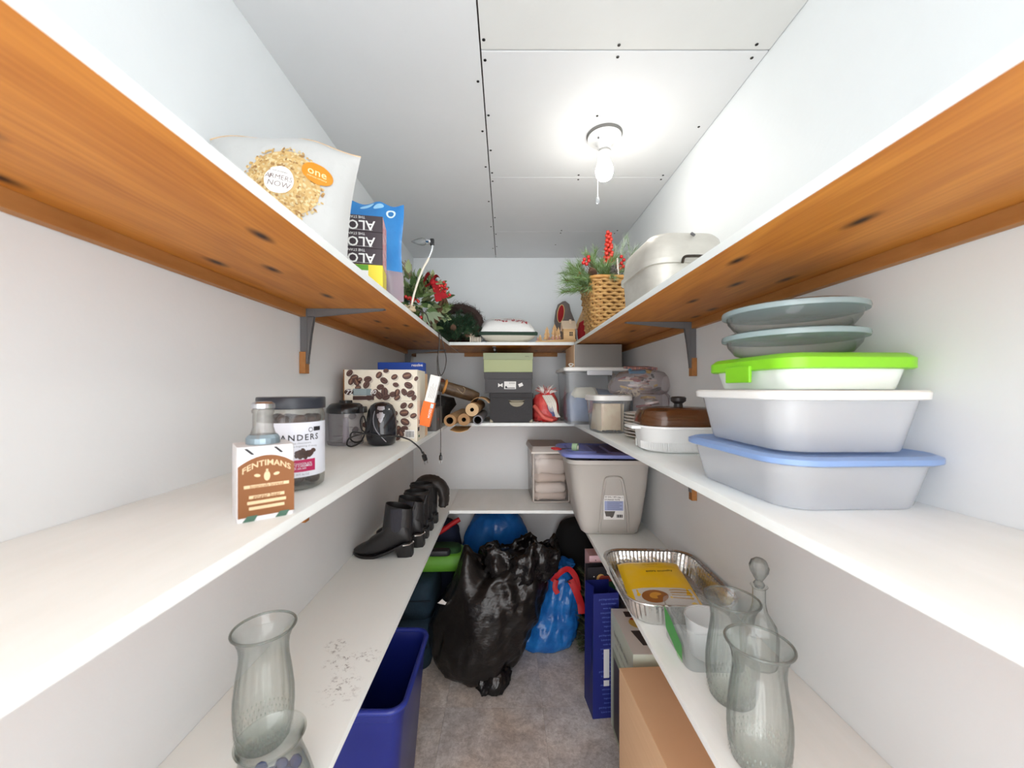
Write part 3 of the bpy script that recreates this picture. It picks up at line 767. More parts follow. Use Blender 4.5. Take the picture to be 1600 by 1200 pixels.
for (dx, dz) in ((.06, -.06), (.03, -.075)):
    pts = [(.07+dx*s, -.1, .22+dz*s+.012*math.sin(5*s)) for s in [k/8 for k in range(9)]]
    mb.loft([[(x-.014, y, z) for x, y, z in pts], [(x+.014, y-.006, z+.008) for x, y, z in pts]], 0, False, False, closed=False)
mb.build('bow', mat('bow_red', (176, 22, 34), .6, bump=((20, 20, 400), .4)), t, smooth=60)
mb = MB()
for k in range(16):
    bs = Vector((-.045+random.uniform(-.01, .015), -.03, .26)); tip = Vector((-.105+random.uniform(0, .06), -.04+random.uniform(-.02, .02), .33+random.uniform(-.02, .012)))
    mb.tube([bs, bs.lerp(tip, .6)+Vector((.006, 0, 0)), tip], [.0014, .001, .0025], 4)
mb.build('dried_grass', mat('dried_grass', (160, 142, 112), .8), t)
for k in range(5):
    put_leaf(t, leaf_mesh(.085, .018, mat('leaf_frosted', (142, 156, 128), .6)), (.035+.008*k, -.105, .09), (.12+.1*k, -.25, -.9+.15*k), (0, -1, .2), 1.0)

# --- dark twig wreath behind it
random.seed(5)
t = thing('twig_wreath', 'dark brown bristly twig wreath leaning against the back wall', 'wreath', (-.30, 2.46, ZT))
mb = MB()
R0, r0 = .115, .040
for k in range(1500):
    a = random.uniform(0, 2*PI); b = random.uniform(0, 2*PI); q = r0*random.uniform(.5, 1)
    c = Vector((1.15*R0*math.cos(a), .045*math.cos(a)*.3, .15+R0*.92*math.sin(a)))
    rad = Vector((math.cos(a), 0, math.sin(a))); p = c+rad*q*math.cos(b)+Vector((0, q*math.sin(b)*1.2, 0))
    tan = Vector((-math.sin(a), 0, math.cos(a)))
    d = (tan*random.choice((-1, 1))+rad*random.gauss(.25, .35)+Vector((0, random.gauss(0, .4), 0))).normalized()*random.uniform(.02, .045)
    s1 = d.orthogonal().normalized()*.0013; s2 = d.cross(s1).normalized()*.0013
    mb.add([p+s1, p-s1*.5+s2, p-s1*.5-s2, p+d], [(0, 1, 3), (1, 2, 3), (2, 0, 3)])
mb.tube([(1.15*R0*math.cos(a), 0, .15+R0*.92*math.sin(a)) for a in [2*PI*i/30 for i in range(31)]], r0*.75, 8)
mb.build('twigs', mat('twig_dark', (66, 50, 46), .9), t)
mb = MB(); berries(mb, (.09, -.055, .105), 12, .009, (.028, .008, .01)); mb.build('berries', mat('berry_crimson', (140, 28, 34), .4), t, smooth=180)
put_leaf(t, leaf_mesh(.075, .022, mat('leaf_yellow', (214, 176, 84), .6)), (.035, -.075, .085), (1, -.1, .05), (0, -.5, 1), 1.0)
mb = MB()
for k in range(130):
    b = Vector((.005+random.gauss(0, .012), -.06, .10+random.gauss(0, .008))); d = Vector((random.gauss(0, .7), -.6, random.gauss(0, .5))).normalized()*.035
    s1 = d.orthogonal().normalized()*.0012; mb.add([b-s1, b+s1, b+d], [(0, 1, 2)])
mb.build('dried_flower', mat('flower_brown', (128, 72, 56), .8), t)

# --- pine garland heaped in the corner
random.seed(8)
t = thing('pine_garland', 'heap of dark green artificial pine garland with small cones', 'garland', (-.288, 2.215, ZT))
mb = MB()
for k in range(150):
    a = random.uniform(0, 2*PI); r = math.sqrt(random.random())
    p = (r*.095*math.cos(a), r*.07*math.sin(a), .012+.135*(1-r*r*.7)*random.random())
    d = Vector((math.cos(a)*.8, math.sin(a)*.8-.35, random.uniform(.05, .9)))
    needles(mb, p, d, .065, .024, 62, .8, .0014, .0016, random.choice((0, 0, 0, 2)), 1)
for k in range(60):
    a = random.uniform(0, 2*PI); needles(mb, (random.uniform(-.07, .07), random.uniform(0, .09), random.uniform(.09, .15)), (math.cos(a)*.7, -.4, math.sin(a)*.6+.2), .055, .024, 55, .8, .0014, .0016, random.choice((0, 0, 2)), 1)
mb.build('needles', [green_dk, twig, mat('needle_mid', (66, 98, 68), .6)], t)
for (x, y, z) in ((.0, -.1, .07), (-.09, -.07, .03), (.07, -.06, .04)): cone_scales(t, (x, y, z), .04, .016, (1.2, .3, x*5), cone_m)

# --- pillow on the back shelf
def pillow():
    t = thing('throw_pillow', 'white holiday pillow with dark green band and red embroidery, lying tilted', 'pillow', (.008, 2.335, ZT+.026), rot=(.27, 0, .05))
    w, d, h = .325, .30, .155
    n = 30
    def grid(top):
        vs = []
        for j in range(n+1):
            for i in range(n+1):
                u, v = -1+2*i/n, -1+2*j/n
                k = ((1-u**4)*(1-v**4))**.5
                pin = 1-.07*(1-abs(v)**2)*abs(u)**3 if True else 1
                x = u*w/2*(1-.06*(1-v*v)); y = v*d/2*(1-.06*(1-u*u))
                z = .07+(k*.07 if top else -k*.07)+.004*noise.noise(Vector((u*3, v*3, top*5)))*k
                vs.append((x, y, max(z, .0003)))
        fs = [(j*(n+1)+i, j*(n+1)+i+1, (j+1)*(n+1)+i+1, (j+1)*(n+1)+i) for j in range(n) for i in range(n)]
        return vs, fs if top else [f[::-1] for f in fs]
    vt, ft = grid(1); vb, fb = grid(0)
    MB().add(vt, ft).build('top_cover', mat('pillow_white', (240, 240, 238), .85, bump=(180, .2)), t, smooth=180)
    MB().add(vb, fb).build('back_cover', mat('pillow_beige', (220, 214, 200), .9, bump=(180, .2)), t, smooth=180)
    ring = []
    def ep(i, j):
        u, v = -1+2*i/n, -1+2*j/n; return Vector((u*w/2*(1-.06*(1-v*v)), v*d/2*(1-.06*(1-u*u)), .07))
    ring = [ep(i, 0) for i in range(n+1)]+[ep(n, j) for j in range(1, n+1)]+[ep(i, n) for i in range(n-1, -1, -1)]+[ep(0, j) for j in range(n-1, 0, -1)]
    rg = []
    for i, p in enumerate(ring):
        q = Vector((p.x, p.y, 0)).normalized()
        rg.append([p-q*.006+Vector((0, 0, -.010)), p+q*.004+Vector((0, 0, -.008)), p+q*.005+Vector((0, 0, .008)), p-q*.006+Vector((0, 0, .011))])
    rg.append(rg[0])
    MB().loft(rg, 0, False, False).build('green_band', mat('band_green', (46, 66, 54), .85), t, smooth=60)
    def onp(x, y, e=.0012):
        u, v = x/(w/2), y/(d/2); k = max(0, (1-u**4)*(1-v**4))**.5
        return Vector((x, y, .07+k*.07+.004*noise.noise(Vector((u*3, v*3, 5)))*k+e))
    mb = MB(); random.seed(4)
    for (cx, cy) in ((-.05, -.075), (-.02, -.09), (.03, -.06), (.07, -.08), (.0, -.045), (.09, -.095), (-.075, -.06), (.045, -.09)):
        for k in range(9):
            a = random.uniform(0, 2*PI); r = random.uniform(.004, .02)
            vs, fs = oval2d(cx+r*math.cos(a), cy+r*math.sin(a), random.uniform(.004, .009), .0035, a, 8); lay(mb, vs, fs, onp, 0)
    for (x0, y0, x1, y1) in ((-.095, -.02, -.08, -.06), (.02, .0, .11, -.02), (.08, -.06, .095, -.085), (-.02, -.02, .05, .02)):
        for s in range(14):
            q = s/13; vs, fs = oval2d(x0+(x1-x0)*q, y0+(y1-y0)*q+.01*math.sin(q*5), .004, .0018, math.atan2(y1-y0, x1-x0), 6); lay(mb, vs, fs, onp, 1 if x0 < 0 else 2)
    for (x, y) in ((-.01, -.085), (.05, -.075), (.06, -.09)):
        vs, fs = oval2d(x, y, .0035, .0035); lay(mb, vs, fs, onp, 1)
    mb.build('embroidery', [mat('thread_red', (186, 48, 56), .8), mat('thread_grey', (110, 116, 112), .8), mat('thread_maroon', (120, 52, 56), .8)], t)
pillow()
# birch ornament beside the pillow
mb = MB().tube([(-.035, 0, .016), (.03, 0, .016)], .0155, 12)
t = thing('birch_log', 'tiny birch log ornament lying beside the pillow', 'ornament', (-.165, 2.145, ZT), .2)
mb.build('bark', mat('birch_white', (226, 216, 200), .8), t, smooth=40)
mb = MB()
for k in range(7): mb.tube([(-.028+.009*k, 0, .016), (-.0245+.009*k, 0, .016)], .0162, 12)
mb.build('bark_marks', mat('birch_dark', (52, 44, 40), .9), t)
mb = MB(); random.seed(2)
for k in range(7): needles(mb, (-.03, .0, .03), (random.gauss(0, 1), -.2, .5), .022, .01, 14, .8, .0006, .0008, 0, 0)
mb.build('tuft', mat('tuft_white', (222, 206, 186), .8), t)

# --- wooden village
wood_lt = mat('balsa', (226, 190, 140), .7, var=((8, 60, 60), (206, 166, 116), .2)); wood_roof = mat('balsa_roof', (216, 194, 168), .75)
t = thing('wooden_village', 'small laser-cut wooden village scene with house and trees on arc base', 'decoration', (.283, 2.20, ZT))
arc = [(-.112+.228*k/16, -.03-.018*math.sin(PI*k/16), .008+.012*(k/16)**1) for k in range(17)]
MB().loft([[(x, y, 0.0) for x, y, z in arc]+[(x, .045, 0.0) for x, y, z in arc[::-1]], [(x, y, .012+.01*i/16) for i, (x, y, z) in enumerate(arc)]+[(x, .045, .012+.01*(16-i)/16) for i, (x, y, z) in enumerate(arc[::-1])]]).build('base', wood_lt, t)
hx, hy = .075, .0
MB().loft([[(hx-.03, hy-.03, .02), (hx+.035, hy-.03, .02), (hx+.035, hy+.035, .02), (hx-.03, hy+.035, .02)], [(hx-.03, hy-.03, .085), (hx+.035, hy-.03, .085), (hx+.035, hy+.035, .085), (hx-.03, hy+.035, .085)]]).build('house_walls', wood_lt, t)
mb = MB()                                       # gable faces left; ridge runs across
mb.add([(hx-.029, hy-.03, .085), (hx-.029, hy+.035, .085), (hx-.029, hy+.0025, .125), (hx+.034, hy-.03, .085), (hx+.034, hy+.035, .085), (hx+.034, hy+.0025, .125)], [(0, 2, 1), (3, 4, 5)])
mb.build('gable', wood_lt, t)
for s in (-1, 1):
    e, r = (hy+.0025+s*.041, .079), (hy+.0025, .128)
    MB().add([(hx-.038, e[0], e[1]), (hx+.042, e[0], e[1]), (hx+.042, r[0], r[1]), (hx-.038, r[0], r[1]), (hx-.038, e[0], e[1]+.004), (hx+.042, e[0], e[1]+.004), (hx+.042, r[0], r[1]+.004), (hx-.038, r[0], r[1]+.004)],
             [(3,2,1,0),(4,5,6,7),(0,1,5,4),(1,2,6,5),(2,3,7,6),(3,0,4,7)]).build('roof_panel', wood_roof, t, fix=True)
w = MB()
w.box((hx+.012, hy-.0308, .052), (.018, .0015, .022)); w.build('window', mat('window_dark', (70, 58, 46), .6), t)
MB().box((hx+.012, hy-.0318, .052), (.0018, .001, .022)).box((hx+.012, hy-.0318, .052), (.018, .001, .0018)).build('window_bars', wood_lt, t)
MB().box((hx-.0308, hy+.002, .045), (.0015, .022, .045)).build('doorway', mat('window_dark', (70, 58, 46), .6), t)
MB().box((hx+.01, hy-.012, .125), (.012, .012, .022)).build('chimney', wood_roof, t)
def cut_tree(x, y, z0, h, w):
    mb = MB()
    for rot in (0, PI/2):
        pts = [(-.1, 0), (-.1, .12), (-.5, .12), (-.25, .4), (-.4, .4), (-.18, .68), (-.28, .68), (0, 1), (.28, .68), (.18, .68), (.4, .4), (.25, .4), (.5, .12), (.1, .12), (.1, 0)]
        R = Matrix.Translation((x, y, z0)) @ Matrix.Rotation(rot, 4, 'Z')
        n = len(pts); vs = [(a*w, -.001, b*h) for a, b in pts]+[(a*w, .001, b*h) for a, b in pts]
        mb.add(vs, [tuple(range(n)), tuple(range(2*n-1, n-1, -1))]+[(i, i+n, (i+1) % n+n, (i+1) % n) for i in range(n)], 0, R)
    mb.build('tree_cutout', wood_lt, t)
for a in ((-.045, .01, .015, .085, .045), (-.085, 0, .013, .04, .026), (.0, .02, .017, .10, .05), (.018, -.012, .018, .075, .034)): cut_tree(*a)
mb = MB()
for (x, y, h) in ((-.035, -.02, .03), (-.015, -.025, .034), (.005, -.022, .03), (.022, -.024, .036), (-.1, -.015, .022)):
    mb.lathe([(.001, 0), (.005, 0), (.0035, h*.6), (.001, h*.65)], 8, 0, Matrix.Translation((x, y, .017))); mb.sphere((x, y, .017+h*.75), .0042, 1)
mb.build('figurines', [mat('figure_pink', (206, 150, 140), .7), mat('figure_cream', (226, 206, 186), .7)], t)

# --- grey felt sack, kraft sheet, red cloth, candy-striped card beside the basket
t = thing('felt_sack', 'grey felt sack with a red oval patch leaning behind the village', 'sack', (.378, 2.42, ZT))
rings = []
for (z, rx, ry, cx) in ((0, .055, .05, .02), (.03, .062, .06, .018), (.1, .066, .062, .012), (.17, .062, .056, .004), (.23, .05, .045, -.002), (.27, .034, .03, .0), (.29, .012, .012, 0)):
    rings.append(ell(rx, ry, z, 28, cx-.012, 0))
o = MB().loft(rings).build('felt', mat('felt_grey', (122, 112, 108), .95, bump=(120, .4)), t, smooth=180); crumple(o, .014, 14, 2)
mb = MB(); rg = [(-.008+.0*k, 0) for k in range(1)]
vs, fs = oval2d(-.038, .205, .020, .055, -.12, 20); lay(mb, vs, fs, lambda x, z: Vector((x, -.052-.004*(1-((z-.2)/.06)**2)*0, z)))
mb.build('red_patch', dkred, t)
mb = MB().tube([(-.038+.0205*math.cos(a)-.055*math.sin(a)*-.12*0+.0066*math.sin(a), -.0535, .205+.055*math.sin(a)) for a in [2*PI*i/24 for i in range(25)]], .0025, 5); mb.build('patch_trim', mat('gold_trim', (206, 176, 120), .5), t)
t = thing('kraft_sheet', 'tan cardboard sheet standing beside the woven basket', 'cardboard', (.455, 2.275, ZT), .35)
MB().add([(-.05, 0, .10), (-.01, 0, .075), (.04, 0, .0), (.045, 0, .21), (.01, 0, .225), (-.05, .004, .10), (-.01, .004, .075), (.04, .004, .0), (.045, .004, .21), (.01, .004, .225)], [(0, 1, 2, 3, 4), (9, 8, 7, 6, 5), (0, 5, 6, 1), (1, 6, 7, 2), (2, 7, 8, 3), (3, 8, 9, 4), (4, 9, 5, 0)]).build('sheet', mat('card_tan', (206, 170, 128), .8), t)
t = thing('red_cloth', 'bundled dark red cloth at the foot of the woven basket', 'cloth', (.448, 2.175, ZT))
o = MB().loft([ell(.036, .03, z, 26, cx) for z, cx in ((0, 0), (.02, 0), (.05, 0), (.08, .002), (.11, .006))]+[ell(.024, .02, .125, 26, .01)]).build('folds', dkred, t, smooth=180); crumple(o, .022, 22, 5, (1, 1, .4))
t = thing('patterned_card', 'narrow red and white patterned card standing against the basket', 'card', (.437, 1.985, ZT), .2)
MB().box((0, 0, .125), (.003, .06, .25)).build('sheet', mat('card_candy', (232, 226, 222), .6, var=(70, (186, 70, 76), .1)), t)

# --- basket with pine, berries, cone
random.seed(31)
wick = mat('wicker', (188, 150, 94), .55, var=(26, (158, 116, 64), .2)); wick_d = mat('wicker_rim', (190, 142, 80), .5, var=(40, (170, 120, 62), .2))
t = thing('woven_basket', 'honey-coloured woven basket full of pine sprigs and red berries', 'basket', (.475, 1.83, ZT), .06)
rows = 15; n = 44
def bring(s, off=0.0, zadd=0):
    w = .15+.045*s+2*off; d = .17+.05*s+2*off; return rr(w, d, .035+.01*s, .004+.235*s+zadd, 10)
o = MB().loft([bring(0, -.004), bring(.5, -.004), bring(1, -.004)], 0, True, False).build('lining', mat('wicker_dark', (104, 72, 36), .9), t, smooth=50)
for j in range(rows):
    s = (j+.5)/rows; base = bring(s)
    pts = []; m = len(base)*2
    ring2 = [Vector(base[i//2]) if i % 2 == 0 else (Vector(base[i//2])+Vector(base[(i//2+1) % len(base)]))/2 for i in range(m)]
    # even spacing
    L = [0]
    for i in range(m): L.append(L[-1]+(ring2[(i+1) % m]-ring2[i]).length)
    K = 120; out = []; i = 0
    for k in range(K):
        q = L[-1]*k/K
        while L[i+1] < q: i += 1
        f = (q-L[i])/max(1e-9, L[i+1]-L[i]); out.append(ring2[i].lerp(ring2[(i+1) % m], f))
    pth = []
    for k in range(K+1):
        p = out[k % K]; q = Vector((p.x, p.y, 0)); nrm = q.normalized()
        ph = 2*PI*15*k/K+(PI if j % 2 else 0)
        pth.append(p+nrm*(.0035*math.sin(ph))+Vector((0, 0, .003*math.sin(ph*1+1.2))))
    mb = MB().tube(pth, .0072, 6, cap=False); mb.build('strand', wick, t, smooth=60)
for k in range(30):
    b0, b1 = bring(0), bring(1); i = int(k*44/30) % 44
    MB().tube([b0[i], b1[i]], .003, 5).build('stake', wick_d, t)
for dz, of in ((.0, .004), (.0, -.004)):
    rim = [Vector(p) for p in bring(1.02, of)]; rim.append(rim[0]); MB().tube(rim, .0085, 7, cap=False).build('rim', wick_d, t, smooth=60)
mb = MB()
dirs = [((-.04, -.06, .22), (-.75, -.15, .35), .15), ((-.05, -.03, .22), (-.7, -.2, .15), .17), ((-.05, -.05, .23), (-.85, -.2, -.15), .13), ((-.03, -.02, .22), (-.35, -.1, .9), .15), ((-.02, -.05, .23), (-.5, -.25, .75), .14),
        ((0, .0, .22), (-.1, 0, 1), .15), ((-.05, .02, .22), (-.6, .2, .6), .15), ((-.06, -.02, .2), (-.9, -.1, .05), .15), ((-.01, -.07, .22), (-.25, -.5, .6), .10), ((.0, -.05, .22), (.1, -.3, .9), .11), ((-.06, -.06, .22), (-.8, -.4, .3), .10), ((-.05, 0, .23), (-.6, 0, .5), .16)]
for (b, d, L) in dirs:
    needles(mb, b, d, L, .05, 120, .55, .0012, .0022, 0, 1, .12, (.25, 2))
    for k in range(3): needles(mb, Vector(b)+Vector(d).normalized()*L*(.3+.2*k), Vector(d)+Vector((random.gauss(0, .6), random.gauss(0, .4), random.gauss(0, .4))), L*.5, .042, 60, .55, .0012, .0016, 0, 1, .1, (.3, 2))
mb.build('pine_sprigs', [green_md, twig, green_lt], t)
mb = MB()
for (b, d, L) in (((.03, .0, .22), (.25, -.05, 1), .22), ((.05, .02, .22), (.5, 0, 1), .24), ((.06, -.02, .22), (.65, -.1, .8), .17), ((.04, .03, .22), (.1, .1, 1), .22), ((.06, 0, .22), (.8, 0, .75), .19), ((.02, .03, .22), (.3, .1, 1.1), .2)):
    needles(mb, b, d, L, .04, 110, .5, .0011, .002, 0, 1, .05, (.55, 2))
    for k in range(3): needles(mb, Vector(b)+Vector(d).normalized()*L*(.35+.2*k), Vector(d)+Vector((random.gauss(0, .6), random.gauss(0, .3), random.gauss(0, .3))), L*.4, .036, 45, .5, .0011, .0014, 0, 1, .1, (.5, 2))
mb.build('frosted_sprigs', [green_lt, twig, frost], t)
mb = MB()
for k in range(34):
    z = .30+.16*k/34; a = k*2.4; r = .017*(1.05-.6*k/34); mb.sphere((-.008+r*math.cos(a), -.075+r*math.sin(a), z), .0105*(1-.2*k/34), 0, 9, 7)
mb.tube([(-.008, -.075, .2), (-.008, -.075, .46)], .003, 5, 1); mb.build('berry_spike', [mat('berry_bright', (206, 58, 44), .25, coat=.4), twig], t, smooth=180)
for pts in (((-.115, -.09, .305), (-.125, -.09, .325), (-.105, -.09, .32), (-.108, -.095, .335), (-.13, -.09, .31)), ((.055, -.05, .30), (.06, -.05, .325), (.072, -.05, .34), (.05, -.055, .285), (.068, -.05, .31), (.06, -.05, .355), (.042, -.05, .315), (.045, -.055, .29)), ((-.15, -.08, .255), (-.145, -.085, .265), (-.135, -.08, .258))):
    mb = MB()
    for p in pts: mb.sphere(p, .0085, 0, 9, 7); mb.tube([p, (p[0]*.4+.0, -.06, .23)], .001, 4, 1)
    mb.build('berry_sprig', [red_berry, twig], t, smooth=180)
cone_scales(t, (.002, -.085, .225), .09, .027, (0, 0, .3), cone_dk); cone_scales(t, (-.075, -.075, .25), .05, .02, (.4, -.6, 0), cone_m)
MB().tube([(.035, -.085, .2), (.028, -.085, .335)], .0045, 8).build('candle_stick', mat('stick_white', (228, 220, 212), .5), t, smooth=40)

# --- metal roaster
roast = mat('worn_aluminium', (214, 211, 202), .45, metal=.35, var=((6, 6, 14), (186, 181, 172), .25), bump=(40, .08))
t = thing('roaster_pan', 'dented silver metal roaster with rounded lid on top shelf', 'roaster', (.505, 1.185, ZT), .04)
MB().loft([rr(.20, .25, .05, .0005, 7), rr(.212, .262, .055, .006, 7), rr(.222, .272, .058, .085, 7), rr(.232, .282, .06, .087, 7), rr(.232, .282, .06, .092, 7)]).build('pan', roast, t, smooth=40)
MB().loft([rr(.238, .288, .062, .084, 7), rr(.238, .288, .062, .098, 7), rr(.226, .276, .06, .100, 7), rr(.220, .268, .058, .135, 7), rr(.208, .256, .055, .162, 7), rr(.188, .236, .05, .174, 7), rr(.16, .21, .045, .177, 7)]).build('lid', roast, t, smooth=40)
MB().tube(smooth_path([(-.035, -.150, .08), (-.035, -.16, .092), (-.02, -.163, .094), (.02, -.163, .094), (.035, -.16, .092), (.035, -.150, .08)], 4), .004, 6).build('handle', mat('handle_dark', (60, 52, 44), .5, metal=.4), t, smooth=60)
MB().tube([(.0, -.131, .168), (.004, -.138, .160)], .004, 6).build('lid_latch', brk_m, t)

# ================================================================== MIDDLE SHELVES
# --- glass bottles in a white carton carrier (label stands towards the doorway)
t = thing('sleeved_bottle', 'glass bottle in a white carton sleeve with brown arched label', 'bottle', (-.3675, .582, ZM), .7)
w, d, h = .072, .070, .105
carr = mat('carton_white', (218, 218, 220), .5)
MB().loft([rr(w, d, .006, 0), rr(w, d, .006, h*.9), rr(w*.985, d*.97, .006, h)], 0, True, True).build('carton', carr, t, smooth=40)
fm = plane_map((0, -d/2, 0), (1, 0, 0), (0, 0, 1), (0, -1, 0), .0005); fm2 = plane_map((0, -d/2, 0), (1, 0, 0), (0, 0, 1), (0, -1, 0), .0009); fm3 = plane_map((0, -d/2, 0), (1, 0, 0), (0, 0, 1), (0, -1, 0), .0013)
brown = mat('label_brown', (126, 78, 38), .6); tan = mat('label_tan', (214, 188, 150), .6)
def arch(x0, x1, z0, z1, sag, fn, mb, mi):
    n = 16; vs = [(x0+(x1-x0)*i/n, z0) for i in range(n+1)]+[(x0+(x1-x0)*i/n, z1+sag*(1-(2*i/n-1)**2)) for i in range(n+1)]
    lay(mb, vs, [(i, i+1, n+2+i, n+1+i) for i in range(n)], fn, mi)
mb = MB(); arch(-.035, .035, .006, .078, .014, fm, mb, 0)
lb = [(x, z) for x, z in ()]
vs, fs = text2d('FENTIMANS', .0115, .014)
lay(mb, [(x, y+.081-.014*(x/.035)**2) for x, y in vs], fs, fm2, 1)
vs, fs = oval2d(0, .062, .004, .007); lay(mb, vs, fs, fm2, 1); vs, fs = rect2d(-.0014, .067, .0014, .072); lay(mb, vs, fs, fm2, 1)
for x in (-.012, .012): vs, fs = oval2d(x, .064, .004, .0022, -.2 if x < 0 else .2); lay(mb, vs, fs, fm2, 1)
for (z, wd) in ((.049, .028), (.034, .022), (.026, .024), (.018, .022)):
    vs, fs = rect2d(-wd, z-.0022, wd, z+.0022, 6, 1); lay(mb, vs, fs, fm2, 1)
vs, fs = text2d('ginger beer', .0075, .006); lay(mb, shift(vs, 0, .034), fs, fm3, 0)
vs, fs = text2d('botanically brewed', .0055, .004); lay(mb, shift(vs, 0, .049), fs, fm3, 0)
for x in (-.03, .01): vs, fs = [(x, .0), (x+.014, .0), (x+.019, .008), (x+.006, .008)], [(0, 1, 2, 3)]; lay(mb, vs, fs, fm3, 2)
for x in (-.028, .008): vs, fs = [(x, .103), (x+.004, .103), (x+.013, .094), (x+.009, .094)], [(0, 1, 2, 3)]; lay(mb, vs, fs, fm2, 3)
mb.build('label', [brown, tan, mat('label_green', (70, 104, 88), .6), ink_black], t)
bot = MB().lathe([(.0215, .1055), (.0205, .112), (.016, .122), (.0138, .130), (.0135, .150), (.0148, .152), (.0148, .156), (.0135, .158)], 20, cap0=True, cap1=True).mesh('bottle_neck')
bot.materials.append(clear_mat('bottle_glass', (226, 226, 222), (130, 130, 126), .2, .05, (206, 206, 204)))
bot.polygons.foreach_set('use_smooth', [True]*len(bot.polygons))
capm = MB().lathe([(.014, .158), (.0162, .1585), (.0155, .165), (.011, .168), (.001, .168)], 20, cap0=True, cap1=True).mesh('cap'); capm.materials.append(mat('cap_silver', (196, 200, 206), .25, metal=.9))
band = MB().lathe([(.0225, .1055), (.0225, .114), (.0185, .119)], 20).mesh('neck_band'); band.materials.append(mat('band_steel', (140, 158, 168), .35, metal=.5))
for (x, y) in ((0, 0),):
    for nm, me in (('bottle_neck', bot), ('cap', capm), ('neck_band', band)):
        o = bpy.data.objects.new(nm, me); COL.objects.link(o); o.parent = t; o.location = (x, y, 0)

# --- jar of dark chocolates
t = thing('chocolate_jar', 'clear jar of dark chocolates with black lid and white label', 'jar', (-.413, .742, ZM), .48)
R = .0575
MB().lathe([(.001, .001), (.05, .001), (.0565, .006), (R, .015), (R, .140), (.054, .150), (.053, .158)], 48, cap0=True).build('glass_body', clear_mat('jar_clear', (238, 238, 234), (170, 168, 160), .06, .05), t, smooth=50)
lid = MB().lathe([(.054, .150), (.0585, .151), (.0590, .154), (.0590, .170), (.0575, .172), (.001, .172)], 60, cap0=True, cap1=True, flute=lambda a, z: 1+.004*math.cos(60*a)).build('lid', mat('lid_black', (40, 44, 52), .35), t, smooth=40)
choc = mat('chocolate', (58, 42, 38), .35, var=(60, (84, 62, 54), .2)); random.seed(6)
piece = MB().sphere((0, 0, 0), (.017, .013, .011), 0, 9, 6).mesh('chocolate'); piece.materials.append(choc); piece.polygons.foreach_set('use_smooth', [True]*len(piece.polygons))
for k in range(60):
    lay_ = k//10; a = 2*PI*(k % 10)/10+lay_*.5; r = .0365 if k % 10 < 8 else .012
    o = bpy.data.objects.new('chocolate', piece); COL.objects.link(o); o.parent = t
    o.location = (r*math.cos(a), r*math.sin(a), .015+lay_*.0225); o.rotation_euler = (random.uniform(-.5, .5), random.uniform(-.5, .5), random.uniform(0, 3))
def cylmap(r): return lambda x, y: Vector((r*math.sin(x/r), -r*math.cos(x/r), y))
mb = MB(); vs, fs = rect2d(-.1, .026, .1, .126, 40, 2); lay(mb, vs, fs, cylmap(R+.0005), 0)
vs, fs = text2d('SANDERS', .0155, .016, space=1.25); lay(mb, shift(vs, .012, .098), fs, cylmap(R+.001), 1)
for (yy, s) in ((.0885, 'fine chocolatiers'), (.083, 'since the beginning of sweets')):
    vs, fs = text2d(s, .005); lay(mb, [(x+.018, y+yy-.0*x-2.2*(x-.0)**2*(1 if yy < .085 else .3)) for x, y in vs], fs, cylmap(R+.001), 2)
vs, fs = rect2d(-.018, .036, .043, .058, 8, 1); lay(mb, vs, fs, cylmap(R+.001), 3)
for (yy, s) in ((.0505, 'DARK CHOCOLATE'), (.0465, 'SEA SALT CARAMELS'), (.0425, 'with sea salt')):
    vs, fs = text2d(s, .0052, .006); lay(mb, shift(vs, .0125, yy), fs, cylmap(R+.0014), 0)
vs, fs = text2d('NET WT 36 OZ', .005); lay(mb, shift(vs, .014, .031), fs, cylmap(R+.001), 2)
vs, fs = rect2d(.040, .109, .056, .117, 3, 1); lay(mb, vs, fs, cylmap(R+.001), 1)
vs, fs = oval2d(.034, .112, .0045, .0045); lay(mb, vs, fs, cylmap(R+.0012), 1); vs, fs = oval2d(.034, .112, .0033, .0033); lay(mb, vs, fs, cylmap(R+.0015), 0)
random.seed(12)
for k in range(26):
    vs, fs = oval2d(.022+random.gauss(0, .007), .067+random.gauss(0, .004), .0055, .004, random.uniform(0, 3), 8); e = .001+.00002*k; lay(mb, vs, fs, cylmap(R+e), 4)
mb.build('label', [mat('label_white', (214, 217, 226), .5), ink_black, ink_grey, mat('label_magenta', (172, 28, 82), .5), choc], t)

# --- food chopper: clear bowl and its motor base
t = thing('chopper_bowl', 'clear food chopper bowl with black lid', 'bowl', (-.543, 1.305, ZM))
MB().lathe([(.001, .002), (.056, .002), (.058, .006), (.058, .012), (.053, .014), (.054, .05), (.057, .105), (.0575, .112)], 40, cap0=True).build('bowl', clear_mat('chopper_clear', (240, 238, 242), (160, 156, 162), .12, .06), t, smooth=50)
MB().lathe([(.0575, .106), (.0605, .108), (.0605, .122), (.058, .126), (.052, .134), (.044, .139), (.02, .141), (.001, .141)], 40, cap0=True, cap1=True).build('lid', black_pl, t, smooth=40)
MB().box((.062, -.01, .118), (.02, .03, .022), bev=.004).build('lid_tab', black_pl, t); MB().lathe([(.001, .14), (.022, .14), (.02, .149), (.001, .15)], 20, cap1=True).build('lid_knob', black_pl, t, smooth=40)
MB().tube([(0, 0, .005), (0, 0, .09)], [.012, .008], 12).build('blade_shaft', mat('shaft_grey', (150, 140, 150), .4), t, smooth=40)
for k in range(2): MB().box((0, 0, .03+.03*k), (.085, .012, .0015), R=Euler((.1, 0, .8+1.6*k))).build('blade', chrome, t)
t = thing('chopper_motor', 'black food chopper motor base with silver button and cord', 'appliance', (-.417, 1.292, ZM), .25)
rings = []
